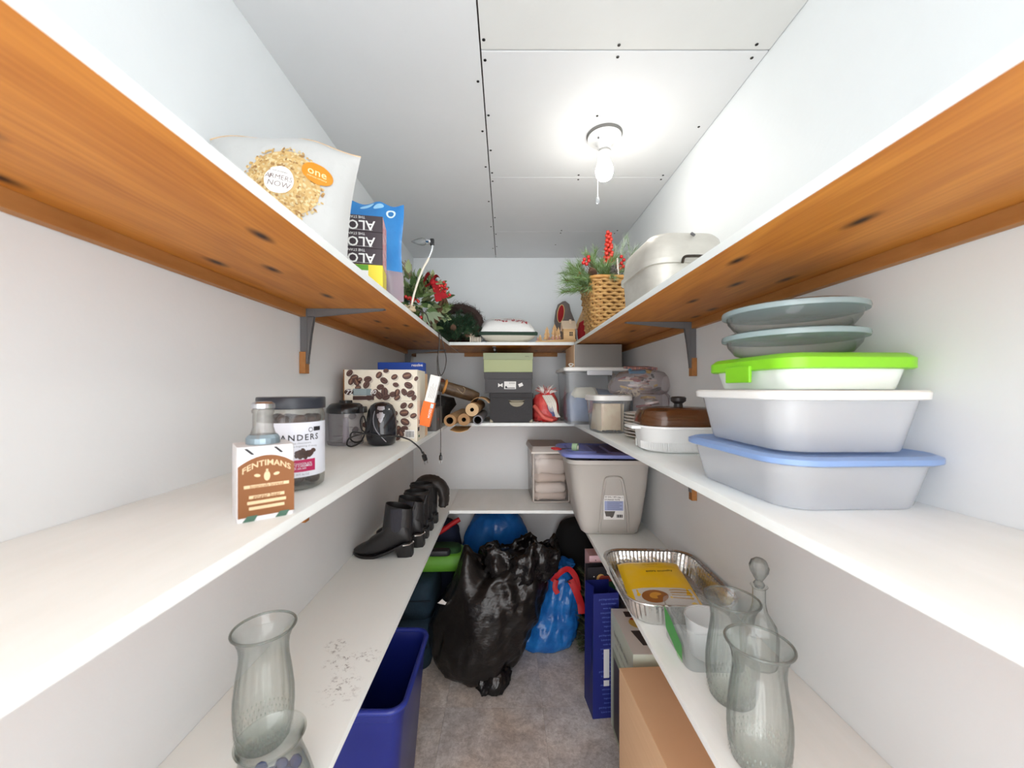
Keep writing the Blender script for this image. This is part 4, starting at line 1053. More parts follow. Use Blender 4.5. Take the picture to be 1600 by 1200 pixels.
for (z, rx, ry, cy) in ((0.001, .034, .036, 0), (.006, .044, .045, 0), (.03, .05, .05, 0), (.06, .0505, .048, 0), (.09, .048, .043, .002), (.115, .044, .036, .006), (.132, .036, .028, .009), (.141, .022, .018, .011), (.144, .006, .006, .011)):
    rings.append(ell(rx, ry, z, 36, 0, cy))
MB().loft(rings).build('housing', mat('housing_black', (30, 31, 36), .16, coat=.3), t, smooth=180)
n = 14; vs = []; 
def hp(u, v):                                   # front of housing
    z = v; R0 = .05 if z < .06 else .05-.022*((z-.06)/.075)**2
    ry = .0495 if z < .06 else .0485-.019*((z-.06)/.07)**1.6
    cy = 0 if z < .06 else .009*((z-.06)/.07)
    return Vector((R0*math.sin(u), cy-ry*math.cos(u)-.0012, z))
mb = MB(); vs = []; fs = []
for j in range(9):
    q = j/8; z = .078+.052*q; hw = .05+.30*math.sin(PI*min(.5, q*.65)); 
    for i in range(9): vs.append(hp(-.02+hw*(-1+2*i/8), z))
for j in range(8):
    for i in range(8): a = j*9+i; fs.append((a, a+1, a+10, a+9))
MB().add(vs, fs).build('button', mat('button_silver', (176, 178, 186), .28, metal=.6), t, smooth=180)
mb = MB(); mb.tube([hp(-.55+.9*k/14-.3*math.sin(PI*k/14), .115-.1*k/14)+Vector((0, -.0005, 0)) for k in range(15)], .0014, 5); mb.build('trim_line', mat('trim_grey', (150, 150, 158), .3), t, smooth=60)
cdm = mat('cord_black', (28, 27, 28), .4)
pts = smooth_path([(-.04, -.02, .04), (-.058, -.038, .055), (-.062, -.045, .085), (-.052, -.048, .10), (-.045, -.048, .06), (-.06, -.05, .02), (-.085, -.055, .006), (-.10, -.06, .012), (-.095, -.065, .03), (-.075, -.065, .04), (-.04, -.062, .045), (0, -.062, .036), (.05, -.052, .033), (.085, -.03, .02), (.105, -.028, .006), (.125, -.04, -.012), (.133, -.043, -.028)], 7)
MB().tube(pts, .0026, 6).build('cord', cdm, t, smooth=60)
MB().tube(smooth_path([(-.05, -.05, .045), (-.085, -.055, .05), (-.09, -.06, .03), (-.075, -.058, .018), (-.055, -.055, .022)], 6), .0026, 6).build('cord_loop', cdm, t, smooth=60)
plug_part(t, (.137, -.046, -.032), (.3, -.4, .4))

# --- coffee boxes with printed beans
cream_b = mat('box_cream', (230, 224, 208), .55, var=(30, (222, 214, 196), .3))
bean_ms = [mat('bean_dark', (70, 46, 42), .5), mat('bean_mid', (96, 66, 58), .5), mat('bean_light', (140, 104, 82), .5), mat('bean_shadow', (196, 188, 174), .6)]
def beans(mb, fn, spots):
    for (x, y, s, r) in spots:
        s *= 1.12
        vs, fs = oval2d(x+s*.35, y-s*.35, s*1.0, s*.75, r, 14); lay(mb, vs, fs, lambda a, b: fn(a, b, .0004), 3)
        vs, fs = oval2d(x, y, s, s*.74, r, 16); lay(mb, vs, fs, lambda a, b: fn(a, b, .0006), 0)
        vs, fs = oval2d(x-s*.05, y+s*.1, s*.85, s*.55, r, 14); lay(mb, vs, fs, lambda a, b: fn(a, b, .0008), 1)
        vs, fs = oval2d(x, y+s*.08, s*.75, s*.16, r, 12); lay(mb, vs, fs, lambda a, b: fn(a, b, .001), random.choice((0, 0, 2)))
def mapper(d): return lambda a, b, e: Vector((a, -d/2-e, b))
def coffee(z0, hh, lab, upper):
    t = thing('coffee_box', lab, 'box', (-.4475, 1.44, z0), .0, 'coffee boxes'); w, d = .263, .135
    MB().box((0, 0, hh/2), (w, d, hh), bev=.001).build('box_body', [cream_b], t)
    MB().box((-w/2+.001, 0, hh/2), (.004, d+.0012, hh+.001)).build('side_flap', kraft_edge, t)
    fn = mapper(d); mb = MB(); random.seed(14)
    if upper:
        sp = [(-.11, .10, .012, .8), (-.093, .084, .013, .3), (-.105, .07, .012, 1.2), (-.085, .068, .013, 2), (-.075, .075, .010, .6), (-.045, .078, .013, .2), (-.05, .058, .013, 1), (-.005, .093, .012, .9), (.013, .073, .013, 2.6),
              (.02, .108, .009, .1), (.05, .086, .011, .5), (.055, .058, .010, 2.9), (.095, .09, .015, .2), (.10, .056, .014, 2.7), (.128, .08, .008, 1), (.0, .05, .012, .3), (.06, .03, .012, 1.2), (.045, .024, .012, .2), (.085, .032, .012, 2), (.108, .026, .014, .5), (.12, .012, .010, 1),
              (-.02, .03, .013, .8), (-.005, .02, .014, 2.2), (.015, .032, .015, 1.6), (.02, .014, .013, .3), (-.04, .012, .012, 0), (.06, .012, .011, .6), (-.08, .048, .010, .2)]
        beans(mb, fn, sp)
        for (x0, y0, x1, y1, c) in ((-.098, .020, -.032, .044, 4), (-.098, .004, -.022, .018, 0)):
            vs, fs = rect2d(x0, y0, x1, y1); lay(mb, vs, fs, lambda a, b: fn(a, b, .0014), c)
        vs, fs = oval2d(-.112, .032, .017, .011); lay(mb, vs, fs, lambda a, b: fn(a, b, .0014), 0)
        for s, x, sz in (('72', -.112, .024), ('80', -.026, .022)):
            vs, fs = text2d(s, sz, .012, shear=.2); lay(mb, shift(vs, x, .031), fs, lambda a, b: fn(a, b, .0019), 5)
        for yy in (.04, .035, .03, .025): vs, fs = rect2d(-.094, yy-.0008, -.05, yy+.0008); lay(mb, vs, fs, lambda a, b: fn(a, b, .0017), 6)
    else:
        sp = [(.083, .128, .012, .7), (.108, .128, .010, .9), (.085, .102, .015, .1), (.118, .092, .011, .4), (.088, .07, .015, 2.7), (.055, .10, .008, 1.4), (.055, .07, .008, .4), (.06, .045, .013, .5), (.085, .045, .013, .3), (.055, .03, .013, 1), (.075, .028, .011, 2), (.03, .05, .012, .4), (.02, .09, .012, 1), (-.01, .04, .013, .6), (-.05, .06, .013, .1), (-.09, .04, .013, 1.1), (-.03, .1, .012, 2), (-.1, .09, .013, .3), (.06, .012, .010, 0)]
        beans(mb, fn, sp)
    bp_ = mb.build('bean_print', bean_ms+[mat('bar_slate', (128, 146, 150), .5), ink_white, mat('ink_pale', (176, 190, 192), .6)], t); bp_['kind'] = 'stuff'
    if not upper:
        barcode(t, lambda a, b: fn(a, b, .0014), .105, .026, .034, .03)
        mb = MB(); vs, fs = rect2d(-.045, .06, .05, .075); f2 = lambda a, b: Vector((w/2+.0006, a, b)); lay(mb, vs, fs, f2, 1)
        vs, fs = rect2d(-.06, .035, -.035, .05); lay(mb, vs, fs, f2, 0); vs, fs = rect2d(-.05, .012, -.03, .02); lay(mb, vs, fs, f2, 2); mb.build('side_print', [ink_black, ink_grey, mat('ink_green', (60, 110, 76), .6)], t)
coffee(ZM, .144, 'lower cream coffee box printed with beans and a barcode', False)
coffee(ZM+.1445, .112, 'upper cream coffee box printed with beans and number 72', True)

# --- boxes behind the coffee
carton('cardboard_box', 'plain brown cardboard box behind the coffee boxes', 'box', -.59, -.322, 1.512, 1.585, ZM, 1.562, kraft)
t = carton('blue_box', 'tall bright blue box behind the coffee boxes', 'box', -.535, -.345, 1.605, 1.665, ZM, 1.612, mat('box_blue', (24, 74, 176), .45))
mb = MB(); vs, fs = text2d('resolve', .016, .02); lay(mb, shift(vs, .07, t['h']-.012), fs, front(t)); mb.build('lettering', ink_white, t)
t = thing('leaning_packet', 'narrow white and orange packet leaning beside the coffee boxes', 'packet', (-.302, 1.425, ZM+.052), rot=(0, .235, .0))
MB().box((0, 0, .045), (.042, .028, .09), bev=.001).build('orange_half', mat('packet_orange', (236, 112, 34), .45), t)
MB().box((0.0, 0, .140), (.036, .026, .10), bev=.001).build('white_half', paper_white, t)
mb = MB(); f = plane_map((0, -.014, 0), (0, 0, 1), (-1, 0, 0), (0, -1, 0))
vs, fs = text2d('MIXED', .012, .012); lay(mb, shift(vs, .05, -.012), fs, f, 0); vs, fs = rect2d(.07, -.019, .086, -.008); lay(mb, vs, fs, f, 1)
for k in range(4): vs, fs = rect2d(.105, -.012+.006*k, .16-.012*(k % 2), -.0112+.006*k); lay(mb, vs, fs, plane_map((0, -.013, 0), (0, 0, 1), (-1, 0, 0), (0, -1, 0)), 2)
mb.build('lettering', [ink_white, mat('ink_ice', (190, 214, 220), .6), ink_grey], t)
t = carton('green_box', 'small green box wedged between coffee boxes and grey box', 'box', -.40, -.312, 1.60-.075, 1.60-.015, ZM, ZM+.045, mat('box_darkgreen', (52, 84, 66), .5)) if False else None
t = carton('storage_box', 'small dark grey box with a thumb slot beside the wrapping rolls', 'box', -.43, -.307, 1.70, 1.86, ZM, ZM+.104, mat('box_grey', (92, 90, 88), .6))
mb = MB(); vs, fs = oval2d(.038, .055, .003, .04, 0, 14); lay(mb, vs, fs, front(t)); mb.build('thumb_slot', ink_black, t)
MB().box((.0605, -.03, .05), (.003, .012, .012)).build('red_tab', mat('tab_red', (200, 70, 70), .5), t)

# --- black bags, leather bag, rolls
blk_cloth = mat('black_nylon', (30, 29, 30), .55, bump=(70, .3))
t = thing('black_bag', 'crumpled black nylon bag behind the grey box', 'bag', (-.455, 2.16, ZM))
o = MB().loft([ell(rx, ry, z, 40, cx, 0) for z, rx, ry, cx in ((0, .10, .17, 0), (.02, .13, .2, 0), (.06, .14, .21, 0), (.10, .15, .2, .02), (.135, .13, .17, .03), (.15, .09, .1, .02), (.155, .03, .03, .02))]).build('nylon', blk_cloth, t, smooth=180); crumple(o, .03, 9, 3)
mb = MB().tube(smooth_path([(.02, -.2, .10), (.07, -.21, .12), (.1, -.21, .09), (.09, -.215, .13), (.105, -.21, .16)], 6), .004, 6); mb.build('strap', mat('strap_black', (40, 38, 38), .4), t, smooth=60)
t = thing('leather_roll', 'rolled dark brown leather bag with orange strap on the black bag', 'bag', (-.28, 2.08, 1.46), rot=(0, .30, .25))
o = MB().loft([[(x, r*.95*math.cos(a), .035+r*math.sin(a)) for a in [2*PI*i/24 for i in range(24)]] for x, r in ((-.13, .008), (-.128, .024), (-.10, .030), (-.04, .033), (.03, .034), (.09, .032), (.125, .026), (.13, .008))]).build('roll', mat('leather_brown', (74, 56, 42), .4, var=(40, (104, 82, 58), .2), bump=(60, .3)), t, smooth=180, fix=True); crumple(o, .008, 30, 1)
MB().tube([(-.062, .034*math.cos(a), .036+.0345*math.sin(a)) for a in [2*PI*i/20 for i in range(21)]], .007, 6).build('strap', mat('strap_orange', (222, 156, 82), .5), t, smooth=60)
mb = MB().tube(smooth_path([(.0, -.035, .045), (.035, -.037, .03), (.04, -.036, .055), (.028, -.034, .062)], 6), .0018, 5); mb.build('piping', mat('piping_tan', (170, 150, 120), .5), t)
MB().box((-.09, -.018, .062), (.03, .02, .018), R=Euler((.5, 0, .3)), bev=.004).build('buckle', mat('buckle_brown', (96, 52, 40), .5), t)
paper_k = mat('kraft_paper', (196, 160, 116), .7, var=((60, 6, 60), (182, 144, 100), .25)); paper_ln = mat('kraft_ends', (170, 132, 92), .8)
def roll(label, x, y, z, r, ri, L, m, dx=0, dz=0, seam=True, endm=None, cat='paper roll'):
    t = thing('wrapping_roll', label, cat, (x, y, z), group='wrapping rolls')
    def ringy(q, rad): return [(dx*q+rad*math.cos(a), L*q, dz*q+rad*math.sin(a)) for a in [2*PI*i/26 for i in range(26)]]
    MB().loft([ringy(0, r), ringy(1, r)], 0, False, True).build('paper', m, t, smooth=60, fix=True)
    MB().loft([ringy(0, r), ringy(0, ri)], 0, False, False).build('end', endm or paper_ln, t, fix=True)
    MB().loft([ringy(0, ri), ringy(.6, ri)], 0, False, True).build('core', mat('core_dark', (60, 46, 34), .9), t, smooth=60)
    return t
roll('thin brown kraft paper roll, open end beside the grey box', -.276, 1.90, 1.344, .030, .017, .6, paper_k, .0, .0)
roll('brown kraft paper roll with small core between two rolls', -.212, 1.95, 1.345, .031, .011, .58, paper_k, .0, .0)
roll('brown kraft paper roll lying on top of the other rolls', -.168, 1.92, 1.397, .033, .010, .60, paper_k, .0, .0, endm=mat('kraft_spiral', (204, 172, 132), .8))
roll('shiny silver-white wrapping roll against the black lidded box', -.145, 2.0, 1.339, .0255, .019, .52, mat('paper_silver', (214, 214, 220), .25, metal=.3), .0, .0, endm=mat('silver_end', (120, 120, 126), .5))
t = thing('kraft_curl', 'loose curled sheet of brown kraft paper standing behind the rolls', 'paper', (-.142, 2.14, 1.40))
n = 22; a0, a1 = .45, 2.9
P = [[((.062-.0006*k)*math.cos(a0+(a1-a0)*k/n), y, (.062-.0006*k)*math.sin(a0+(a1-a0)*k/n)) for k in range(n+1)] for y in (-.14, .16)]
Q = [[(x*.955, y, z*.955) for x, y, z in r] for r in P]
MB().loft([P[0]+Q[0][::-1], P[1]+Q[1][::-1]]).build('sheet', paper_k, t, smooth=40, fix=True)
t = thing('kraft_flap', 'loose torn edge of kraft paper under the thin roll', 'paper', (-.245, 1.93, 1.298))
MB().loft([[(x, y, -.004-.012*math.sin(PI*(x+.035)/.09)*(1-y*2)) for x in [-.035+.09*k/10 for k in range(11)]]+[(x, y, -.002-.012*math.sin(PI*(x+.035)/.09)*(1-y*2)) for x in [-.035+.09*k/10 for k in range(10, -1, -1)]] for y in (0, .24)]).build('sheet', mat('kraft_bright', (214, 176, 120), .7), t, smooth=40, fix=True)

# --- stacked keepsake boxes
bk = mat('box_black', (42, 40, 42), .6, bump=(300, .15)); metal_b = mat('antique_brass', (104, 98, 84), .4, metal=.75)
t = carton('keepsake_box', 'black lidded box with metal label-handle and corner caps', 'box', -.09, .153, 2.135, 2.44, ZM, 1.478, bk, lid=.026)
yf = -t['d']/2
mb = MB().loft([[(.03+sx*.045, yf-e, .125) for sx in (-1, 1)]+[(.03+.045*math.cos(a)*.9, yf-e, .117-.028*math.sin(a)) for a in [PI*k/10 for k in range(11)]] for e in (.001, .004)]); mb.build('handle_plate', metal_b, t, fix=True)
MB().tube(smooth_path([(-.012, yf-.004, .122), (.0, yf-.012, .118), (.06, yf-.012, .118), (.072, yf-.004, .122)], 5), .003, 6).build('handle', metal_b, t, smooth=60)
for sx in (-1, 1):
    x = sx*(t['w']/2-.003); MB().add([(x, yf-.001+.003, 0.001), (x-sx*.02, yf+.002, .001), (x-sx*.012, yf+.002, .014), (x, yf+.002, .02)], [(0, 1, 2, 3)]).build('corner_cap', metal_b, t, loc=(0, -.0008, 0))
t = carton('shoe_box', 'dark grey shoe box with white stickers in the middle of the stack', 'box', -.118, .150, 2.137, 2.45, 1.4785, 1.594, mat('box_charcoal', (66, 64, 66), .55), lid=.038, bev=.002)
mb = MB(); f = front(t, .003)
vs, fs = rect2d(-.024, .022, .042, .064); lay(mb, vs, fs, f, 0)
f2 = lambda a, b: f(a, b)+Vector((0, -.0004, 0))
vs, fs = [(-.018, .026), (.036, .026), (.036, .030), (-.006, .030), (-.012, .04), (-.018, .036)], [(0, 1, 2, 3, 4, 5)]; lay(mb, vs, fs, f2, 1)
for k in range(5): vs, fs = rect2d(.005+.007*k, .05, .007+.007*k, .06); lay(mb, vs, fs, f2, 1)
vs, fs = [(-.058, .032), (-.046, .040), (-.032, .032), (-.032, .055), (-.046, .047), (-.058, .055)], [(0, 1, 4, 5), (1, 2, 3, 4)]; lay(mb, vs, fs, f, 0)
vs, fs = rect2d(-.012, -.009, .012, .009); lay(mb, shift(vs, .068, .045, .4), fs, f, 0)
mb.build('stickers', [paper_white, ink_black], t)
sage = mat('box_sage', (170, 178, 134), .55); sage2 = mat('box_sage_lid', (152, 160, 128), .55)
t = carton('shoe_box', 'sage green lidded shoe box on top of the stack', 'box', -.125, .153, 2.14, 2.45, 1.5945, 1.702, sage, lid=.038, lid_m=sage2)
mb = MB(); f = plane_map((0, -t['d']/2, 0), (1, 0, 0), (0, 0, 1), (0, -1, 0)); vs, fs = text2d('clarks', .010); lay(mb, shift(vs, .105, .088), fs, f); mb.build('lettering', mat('ink_olive', (96, 100, 80), .6), t)

# --- red plastic bag with ribbons
t = thing('ribbon_bag', 'clear bag of red and white gift ribbon beside the stacked boxes', 'bag', (.234, 2.255, ZM))
o = MB().loft([ell(rx, ry, z, 36, cx) for z, rx, ry, cx in ((.001, .06, .06, 0), (.012, .072, .075, 0), (.05, .074, .08, 0), (.09, .072, .075, -.002), (.125, .066, .06, -.004), (.148, .056, .05, 0), (.165, .04, .036, .004), (.174, .012, .012, .005))]).build('red_film', mat('film_red', (196, 34, 40), .3, var=(18, (226, 96, 90), .15), bump=(50, .3)), t, smooth=180); crumple(o, .024, 22, 4)
random.seed(17); mb = MB(); mb2 = MB()
for k in range(9):
    x = -.01+.008*k; pts = smooth_path([(-.02+.006*k, -.05, .15), (.0+.006*k, -.085, .11), (.02+.004*k, -.096, .06), (.055+.002*k, -.08, .03)], 5)
    mb.tube(pts, .005, 5, k % 2)
for k in range(4): mb2.tube(smooth_path([(.0+.006*k, -.085, .115), (.008+.008*k, -.1, .07), (.04-.004*k, -.1, .035), (.035, -.1, .06)], 6), .0022, 5)
mb.build('white_ribbon', [mat('ribbon_cream', (228, 220, 204), .5), mat('ribbon_white', (236, 232, 226), .5)], t, smooth=60)
mb2.build('blue_ribbon', mat('ribbon_blue', (96, 96, 140), .5), t, smooth=60)
mb = MB()
for k in range(40):
    a = random.uniform(0, 2*PI); d = Vector((math.cos(a)*.6, math.sin(a)*.5-.2, random.uniform(.2, 1))).normalized()
    p = Vector((.0, -.02, .145)); mb.tube([p, p+d*.045+Vector((0, 0, .008)), p+d*.075*random.uniform(.7, 1.1)], [.004, .0035, .0015], 4, k % 2)
mb.build('curled_ends', [mat('ribbon_white', (236, 232, 226), .5), mat('ribbon_rose', (200, 120, 116), .5)], t, smooth=60)
mb = MB().tube(smooth_path([(-.07, -.06, .09), (-.045, -.09, .06), (-.02, -.098, .03), (.03, -.09, .012)], 6), .012, 7); mb.build('coral_ribbon', mat('ribbon_coral', (220, 104, 92), .45), t, smooth=60)

# --- clear storage bin with white lid, cardboard box on top
t = thing('storage_bin', 'clear plastic storage bin with white lid holding blue clothes', 'bin', (.487, 2.17, ZM), 0)
MB().loft([rr(.315, .30, .02, .001), rr(.315, .30, .02, .004), rr(.345, .325, .022, .275), rr(.355, .335, .022, .277), rr(.355, .335, .022, .281)], 0, True, False).build('bin_body', clear_pl, t, smooth=40)
MB().loft([rr(.362, .342, .022, .282), rr(.368, .348, .024, .285), rr(.368, .348, .024, .296), rr(.355, .335, .022, .302), rr(.30, .28, .02, .302)]).build('lid', white_pl, t, smooth=40)
MB().box((.0, -.179, .272), (.13, .012, .026), bev=.004).build('latch', mat('latch_clear', (206, 208, 212), .3), t, smooth=40)
blue_cl = mat('cloth_denim', (126, 142, 172), .9, var=(20, (92, 106, 140), .2)); 
o = MB().loft([rr(.28, .26, .03, .008, 8), rr(.295, .275, .03, .06, 8), rr(.29, .27, .03, .12, 8), rr(.25, .22, .03, .16, 8), rr(.12, .1, .03, .18, 8)]).build('blue_clothes', blue_cl, t, smooth=180); crumple(o, .03, 16, 6)
o = MB().loft([rr(.12, .06, .02, .12, 8, -.06, -.10), rr(.13, .07, .02, .16, 8, -.06, -.10), rr(.1, .05, .02, .195, 8, -.06, -.10)]).build('cream_cloth', mat('cloth_cream', (214, 208, 190), .9), t, smooth=180); crumple(o, .02, 24, 8)
t = carton('cardboard_box', 'grey-sided cardboard box squeezed between storage bin and upper shelf', 'box', .362, .612, 2.02, 2.30, ZM+.3025, 1.736, mat('box_ash', (132, 128, 124), .7))
MB().box((-.1255, 0, .06), (.002, .279, .119)).build('kraft_side', kraft, t)
mb = MB().tube(smooth_path([(0, 0, .006), (.012, -.004, .010), (.02, .004, .018), (.006, .006, .022), (-.004, 0, .015), (.01, -.004, .005)], 6), .0025, 5)
t = thing('white_clip', 'small white wire clip on the storage bin lid', 'clip', (.338, 2.03, ZM+.3005)); mb.build('wire', white_pl, t, smooth=60)

# --- card container
t = thing('card_container', 'clear plastic tub of cards with a white rim', 'container', (.452, 1.70, ZM), .06)
MB().loft([rr(.125, .165, .03, .001, 6), rr(.130, .17, .032, .004, 6), rr(.155, .20, .036, .145, 6)], 0, True, False).build('tub', clear_mat('tub_clear', (248, 249, 248), (214, 218, 218), .14, .1), t, smooth=40)
MB().loft([rr(.160, .205, .038, .138, 6), rr(.166, .211, .04, .140, 6), rr(.166, .211, .04, .158, 6), rr(.158, .203, .037, .161, 6), rr(.12, .16, .03, .161, 6)]).build('lid', white_pl, t, smooth=40)
random.seed(23); cc = [(228, 214, 190), (214, 200, 180), (236, 228, 214), (160, 150, 160), (206, 176, 166), (186, 196, 186), (120, 122, 130), (226, 206, 160)]
for k in range(10):
    c = cc[k % 8]; MB().box((-.05+.011*k, -.012+.01*math.sin(k*2.1), .066), (.0035, .105+.012*math.cos(k*1.7), .115), R=Euler((0, random.uniform(-.05, .12), random.uniform(-.12, .12)))).build('card', mat('card_%s' % ('cream', 'sand', 'ivory', 'mauve', 'rose', 'sage', 'slate', 'straw')[k % 8], c, .7), t)
MB().box((-.012, -.079, .07), (.082, .002, .11), R=Euler((-.06, 0, -.05))).build('card', mat('card_print', (226, 214, 186), .6, var=(26, (206, 176, 150), .2)), t)

# --- plastic-wrapped craft bundle
t = thing('craft_bundle', 'clear plastic bag of mixed craft supplies lying on the plates and tub', 'bag', (.572, 1.645, ZM+.168))
random.seed(41)
o = MB().loft([ell(rx, ry, z, 44, cx, cy) for z, rx, ry, cx, cy in ((.0, .095, .065, 0.0, .0), (.008, .122, .092, 0, 0), (.032, .128, .10, .0, 0), (.06, .118, .096, .004, 0), (.084, .092, .076, .008, 0), (.098, .054, .044, .01, 0), (.102, .015, .015, .01, 0))]).build('film', clear_mat('wrap_film', (251, 248, 249), (226, 219, 221), .13, .08, (240, 232, 234)), t, smooth=180); crumple(o, .02, 26, 9)
o = MB().loft([ell(rx, ry, z, 40, .05, .0) for z, rx, ry in ((-.1675, .05, .05), (-.16, .066, .066), (-.1, .07, .07), (-.05, .072, .07), (-.01, .075, .072), (.01, .05, .05))]).build('lower_film', MATS['wrap_film'], t, smooth=180); crumple(o, .018, 26, 4)
cols = [(206, 190, 186), (170, 150, 148), (96, 70, 54), (60, 56, 60), (190, 160, 90), (150, 110, 96), (206, 196, 190), (130, 60, 66), (200, 186, 160)]
cm = [mat('craft_%s' % n, c, .6) for n, c in zip(('blush', 'taupe', 'cocoa', 'graphite', 'ochre', 'rust', 'oyster', 'wine', 'wheat'), cols)]
for k in range(26):
    s = (random.uniform(.03, .07), random.uniform(.008, .02), random.uniform(.004, .012))
    a = random.uniform(0, 2*PI); r = random.uniform(.0, .065)
    MB().box((r*math.cos(a)*1.25, r*math.sin(a)*1.0-.012, .014+.062*random.random()), s, 0, Euler((random.uniform(-.4, .4), random.uniform(-.3, .3), random.uniform(0, 3))), bev=.002).build('craft_piece', cm[k % 9], t)
for k in range(12):
    MB().box((.05+random.uniform(-.03, .03), random.uniform(-.035, .03), -.15+.012*k), (random.uniform(.04, .07), random.uniform(.03, .06), .009), 0, Euler((random.uniform(-.2, .2), random.uniform(-.2, .2), random.uniform(0, 3))), bev=.002).build('craft_piece', cm[(k*2) % 9], t)
mb = MB()
for k in range(70):
    b = Vector((random.uniform(-.1, -.02), random.uniform(-.09, -.03), random.uniform(-.006, .02))); d = Vector((random.gauss(-.3, .6), random.gauss(-.6, .3), random.gauss(0, .5))).normalized()*.03
    s1 = d.orthogonal().normalized()*.0016; mb.add([b-s1, b+s1, b+d], [(0, 1, 2)])
mb.build('paper_shreds', mat('shred_ivory', (214, 204, 186), .8), t)
t = thing('comic_book', 'thin colourful paper booklet on top of the plastic craft bag', 'booklet', (.59, 1.685, ZM+.274), rot=(.12, 0, .1))
MB().box((0, 0, .006), (.115, .085, .010)).build('pages', mat('pages_print', (196, 140, 120), .6, var=((140, 40, 8), (60, 66, 92), .12)), t)
mb = MB(); o = MB().box((-.03, -.035, -.006), (.075, .02, .014), R=Euler((.6, 0, .1)), bev=.003).build('blue_wrap', mat('wrap_blue', (70, 140, 176), .35), t); MB().box((.022, -.036, -.004), (.018, .016, .014), R=Euler((.6, 0, .1))).build('gold_tag', mat('tag_gold', (216, 186, 96), .5), t)

# --- stack of plates
pl = MB().lathe([(.001, .004), (.06, .004), (.07, .0035), (.1, .012), (.1035, .0135), (.1035, .0115), (.07, .0005), (.001, .0005)], 40, cap0=True, cap1=True).mesh('plate')
plate_m = mat('plate_white', (226, 220, 210), .25); pl.materials.append(plate_m); pl.polygons.foreach_set('use_smooth', [True]*len(pl.polygons)); pl.set_sharp_from_angle(angle=.7)
for k in range(8):
    o = bpy.data.objects.new('dinner_plate', pl); COL.objects.link(o); o.location = (.562, 1.475, ZM+.0003+k*.0118)
    tag(o, ('bottom', 'second from bottom', 'third from bottom', 'fourth from bottom', 'fourth from top', 'third from top', 'second from top', 'top')[k]+' cream dinner plate in the stack behind the casserole', 'plate', 'stacked dinner plates')

# --- casserole with amber lid
amber = clear_mat('amber_glass', (186, 138, 92), (110, 72, 44), .38, .06, (128, 84, 50))
t = thing('casserole_dish', 'white ribbed casserole dish with amber glass lid', 'casserole', (.535, 1.19, ZM), -.05)
def fl(a, z): return 1+(.004*math.cos(90*a) if .006 < z < .03 else 0)
def cring(w, d, r, z, flz=False):
    return rr(w, d, r, z, 12)
MB().loft([cring(.215, .16, .06, .001), cring(.228, .172, .065, .006), cring(.238, .182, .07, .030), cring(.240, .184, .07, .033), cring(.250, .194, .075, .068), cring(.258, .202, .078, .072), cring(.258, .202, .078, .078), cring(.244, .188, .07, .078), cring(.222, .166, .062, .010)], 0, True, True).build('dish', mat('ceramic_white', (228, 229, 228), .25), t, smooth=40)
ribs = MB(); base = cring(.2385, .1825, .07, .018); m = len(base)
for i in range(m):
    for q in (0, .5):
        p = Vector(base[i]).lerp(Vector(base[(i+1) % m]), q); pa = (Vector(base[(i+1) % m])-Vector(base[i]))
        if pa.length > .03: continue
        ribs.tube([(p.x, p.y, .008), (p.x*1.012, p.y*1.012, .031)], .0016, 4)
for k in range(40):
    x = -.05+.1*k/39
    for sy in (-1, 1): ribs.tube([(x, sy*.0865, .008), (x, sy*.0915, .031)], .0014, 4)
ribs.build('ribbing', mat('ceramic_white', (228, 229, 228), .25), t)
for sx in (-1, 1): MB().box((sx*.139, 0, .072), (.03, .08, .010), bev=.004).build('handle_tab', mat('ceramic_white', (228, 229, 228), .25), t, smooth=40)
MB().loft([cring(.250, .194, .075, .079), cring(.252, .196, .075, .083), cring(.246, .19, .072, .105), cring(.232, .176, .066, .122), cring(.20, .146, .055, .130), cring(.1, .07, .03, .133)]).build('lid', amber, t, smooth=40)
MB().lathe([(.001, .132), (.014, .132), (.012, .142), (.022, .150), (.023, .160), (.018, .164), (.001, .165)], 24, cap1=True).build('knob', mat('knob_black', (46, 42, 42), .4), t, smooth=40)

# --- plastic food containers and bowls by the shelf end
t = thing('food_container', 'big clear food container with a blue lid, at the bottom of the stack', 'container', (.54, .72, ZM), .04)
MB().loft([rr(.225, .255, .045, .001, 7), rr(.232, .262, .05, .005, 7), rr(.262, .292, .055, .076, 7)], 0, True, False).build('tub', milky_pl, t, smooth=40)
MB().loft([rr(.278, .308, .06, .072, 7), rr(.286, .316, .062, .074, 7), rr(.286, .316, .062, .082, 7), rr(.268, .298, .056, .086, 7), rr(.255, .285, .052, .083, 7)]).build('lid', mat('lid_blue', (128, 156, 202), .35), t, smooth=40)
t = thing('food_container', 'open frosted food container with white rim stacked on the blue lid', 'container', (.545, .725, ZM+.0862), .0)
MB().loft([rr(.205, .235, .04, .001, 7), rr(.212, .242, .045, .005, 7), rr(.246, .272, .05, .088, 7)], 0, True, False).build('tub', milky_pl, t, smooth=40)
MB().loft([rr(.250, .276, .052, .083, 7), rr(.266, .292, .056, .085, 7), rr(.268, .294, .056, .096, 7), rr(.262, .288, .055, .099, 7), rr(.244, .270, .05, .098, 7)]).build('rim', white_pl, t, smooth=40)
t = thing('food_container', 'white food container with bright green snap lid', 'container', (.555, .725, ZM+.1856), .03)
MB().loft([rr(.19, .20, .03, .001, 6), rr(.195, .205, .032, .004, 6), rr(.215, .225, .036, .045, 6)], 0, True, True).build('tub', mat('tub_white', (232, 238, 236), .35), t, smooth=40)
MB().loft([rr(.226, .236, .036, .034, 6), rr(.234, .244, .04, .036, 6), rr(.234, .244, .04, .052, 6), rr(.215, .225, .034, .060, 6), rr(.15, .16, .02, .0615, 6)]).build('lid', mat('lid_green', (132, 206, 40), .35), t, smooth=40)
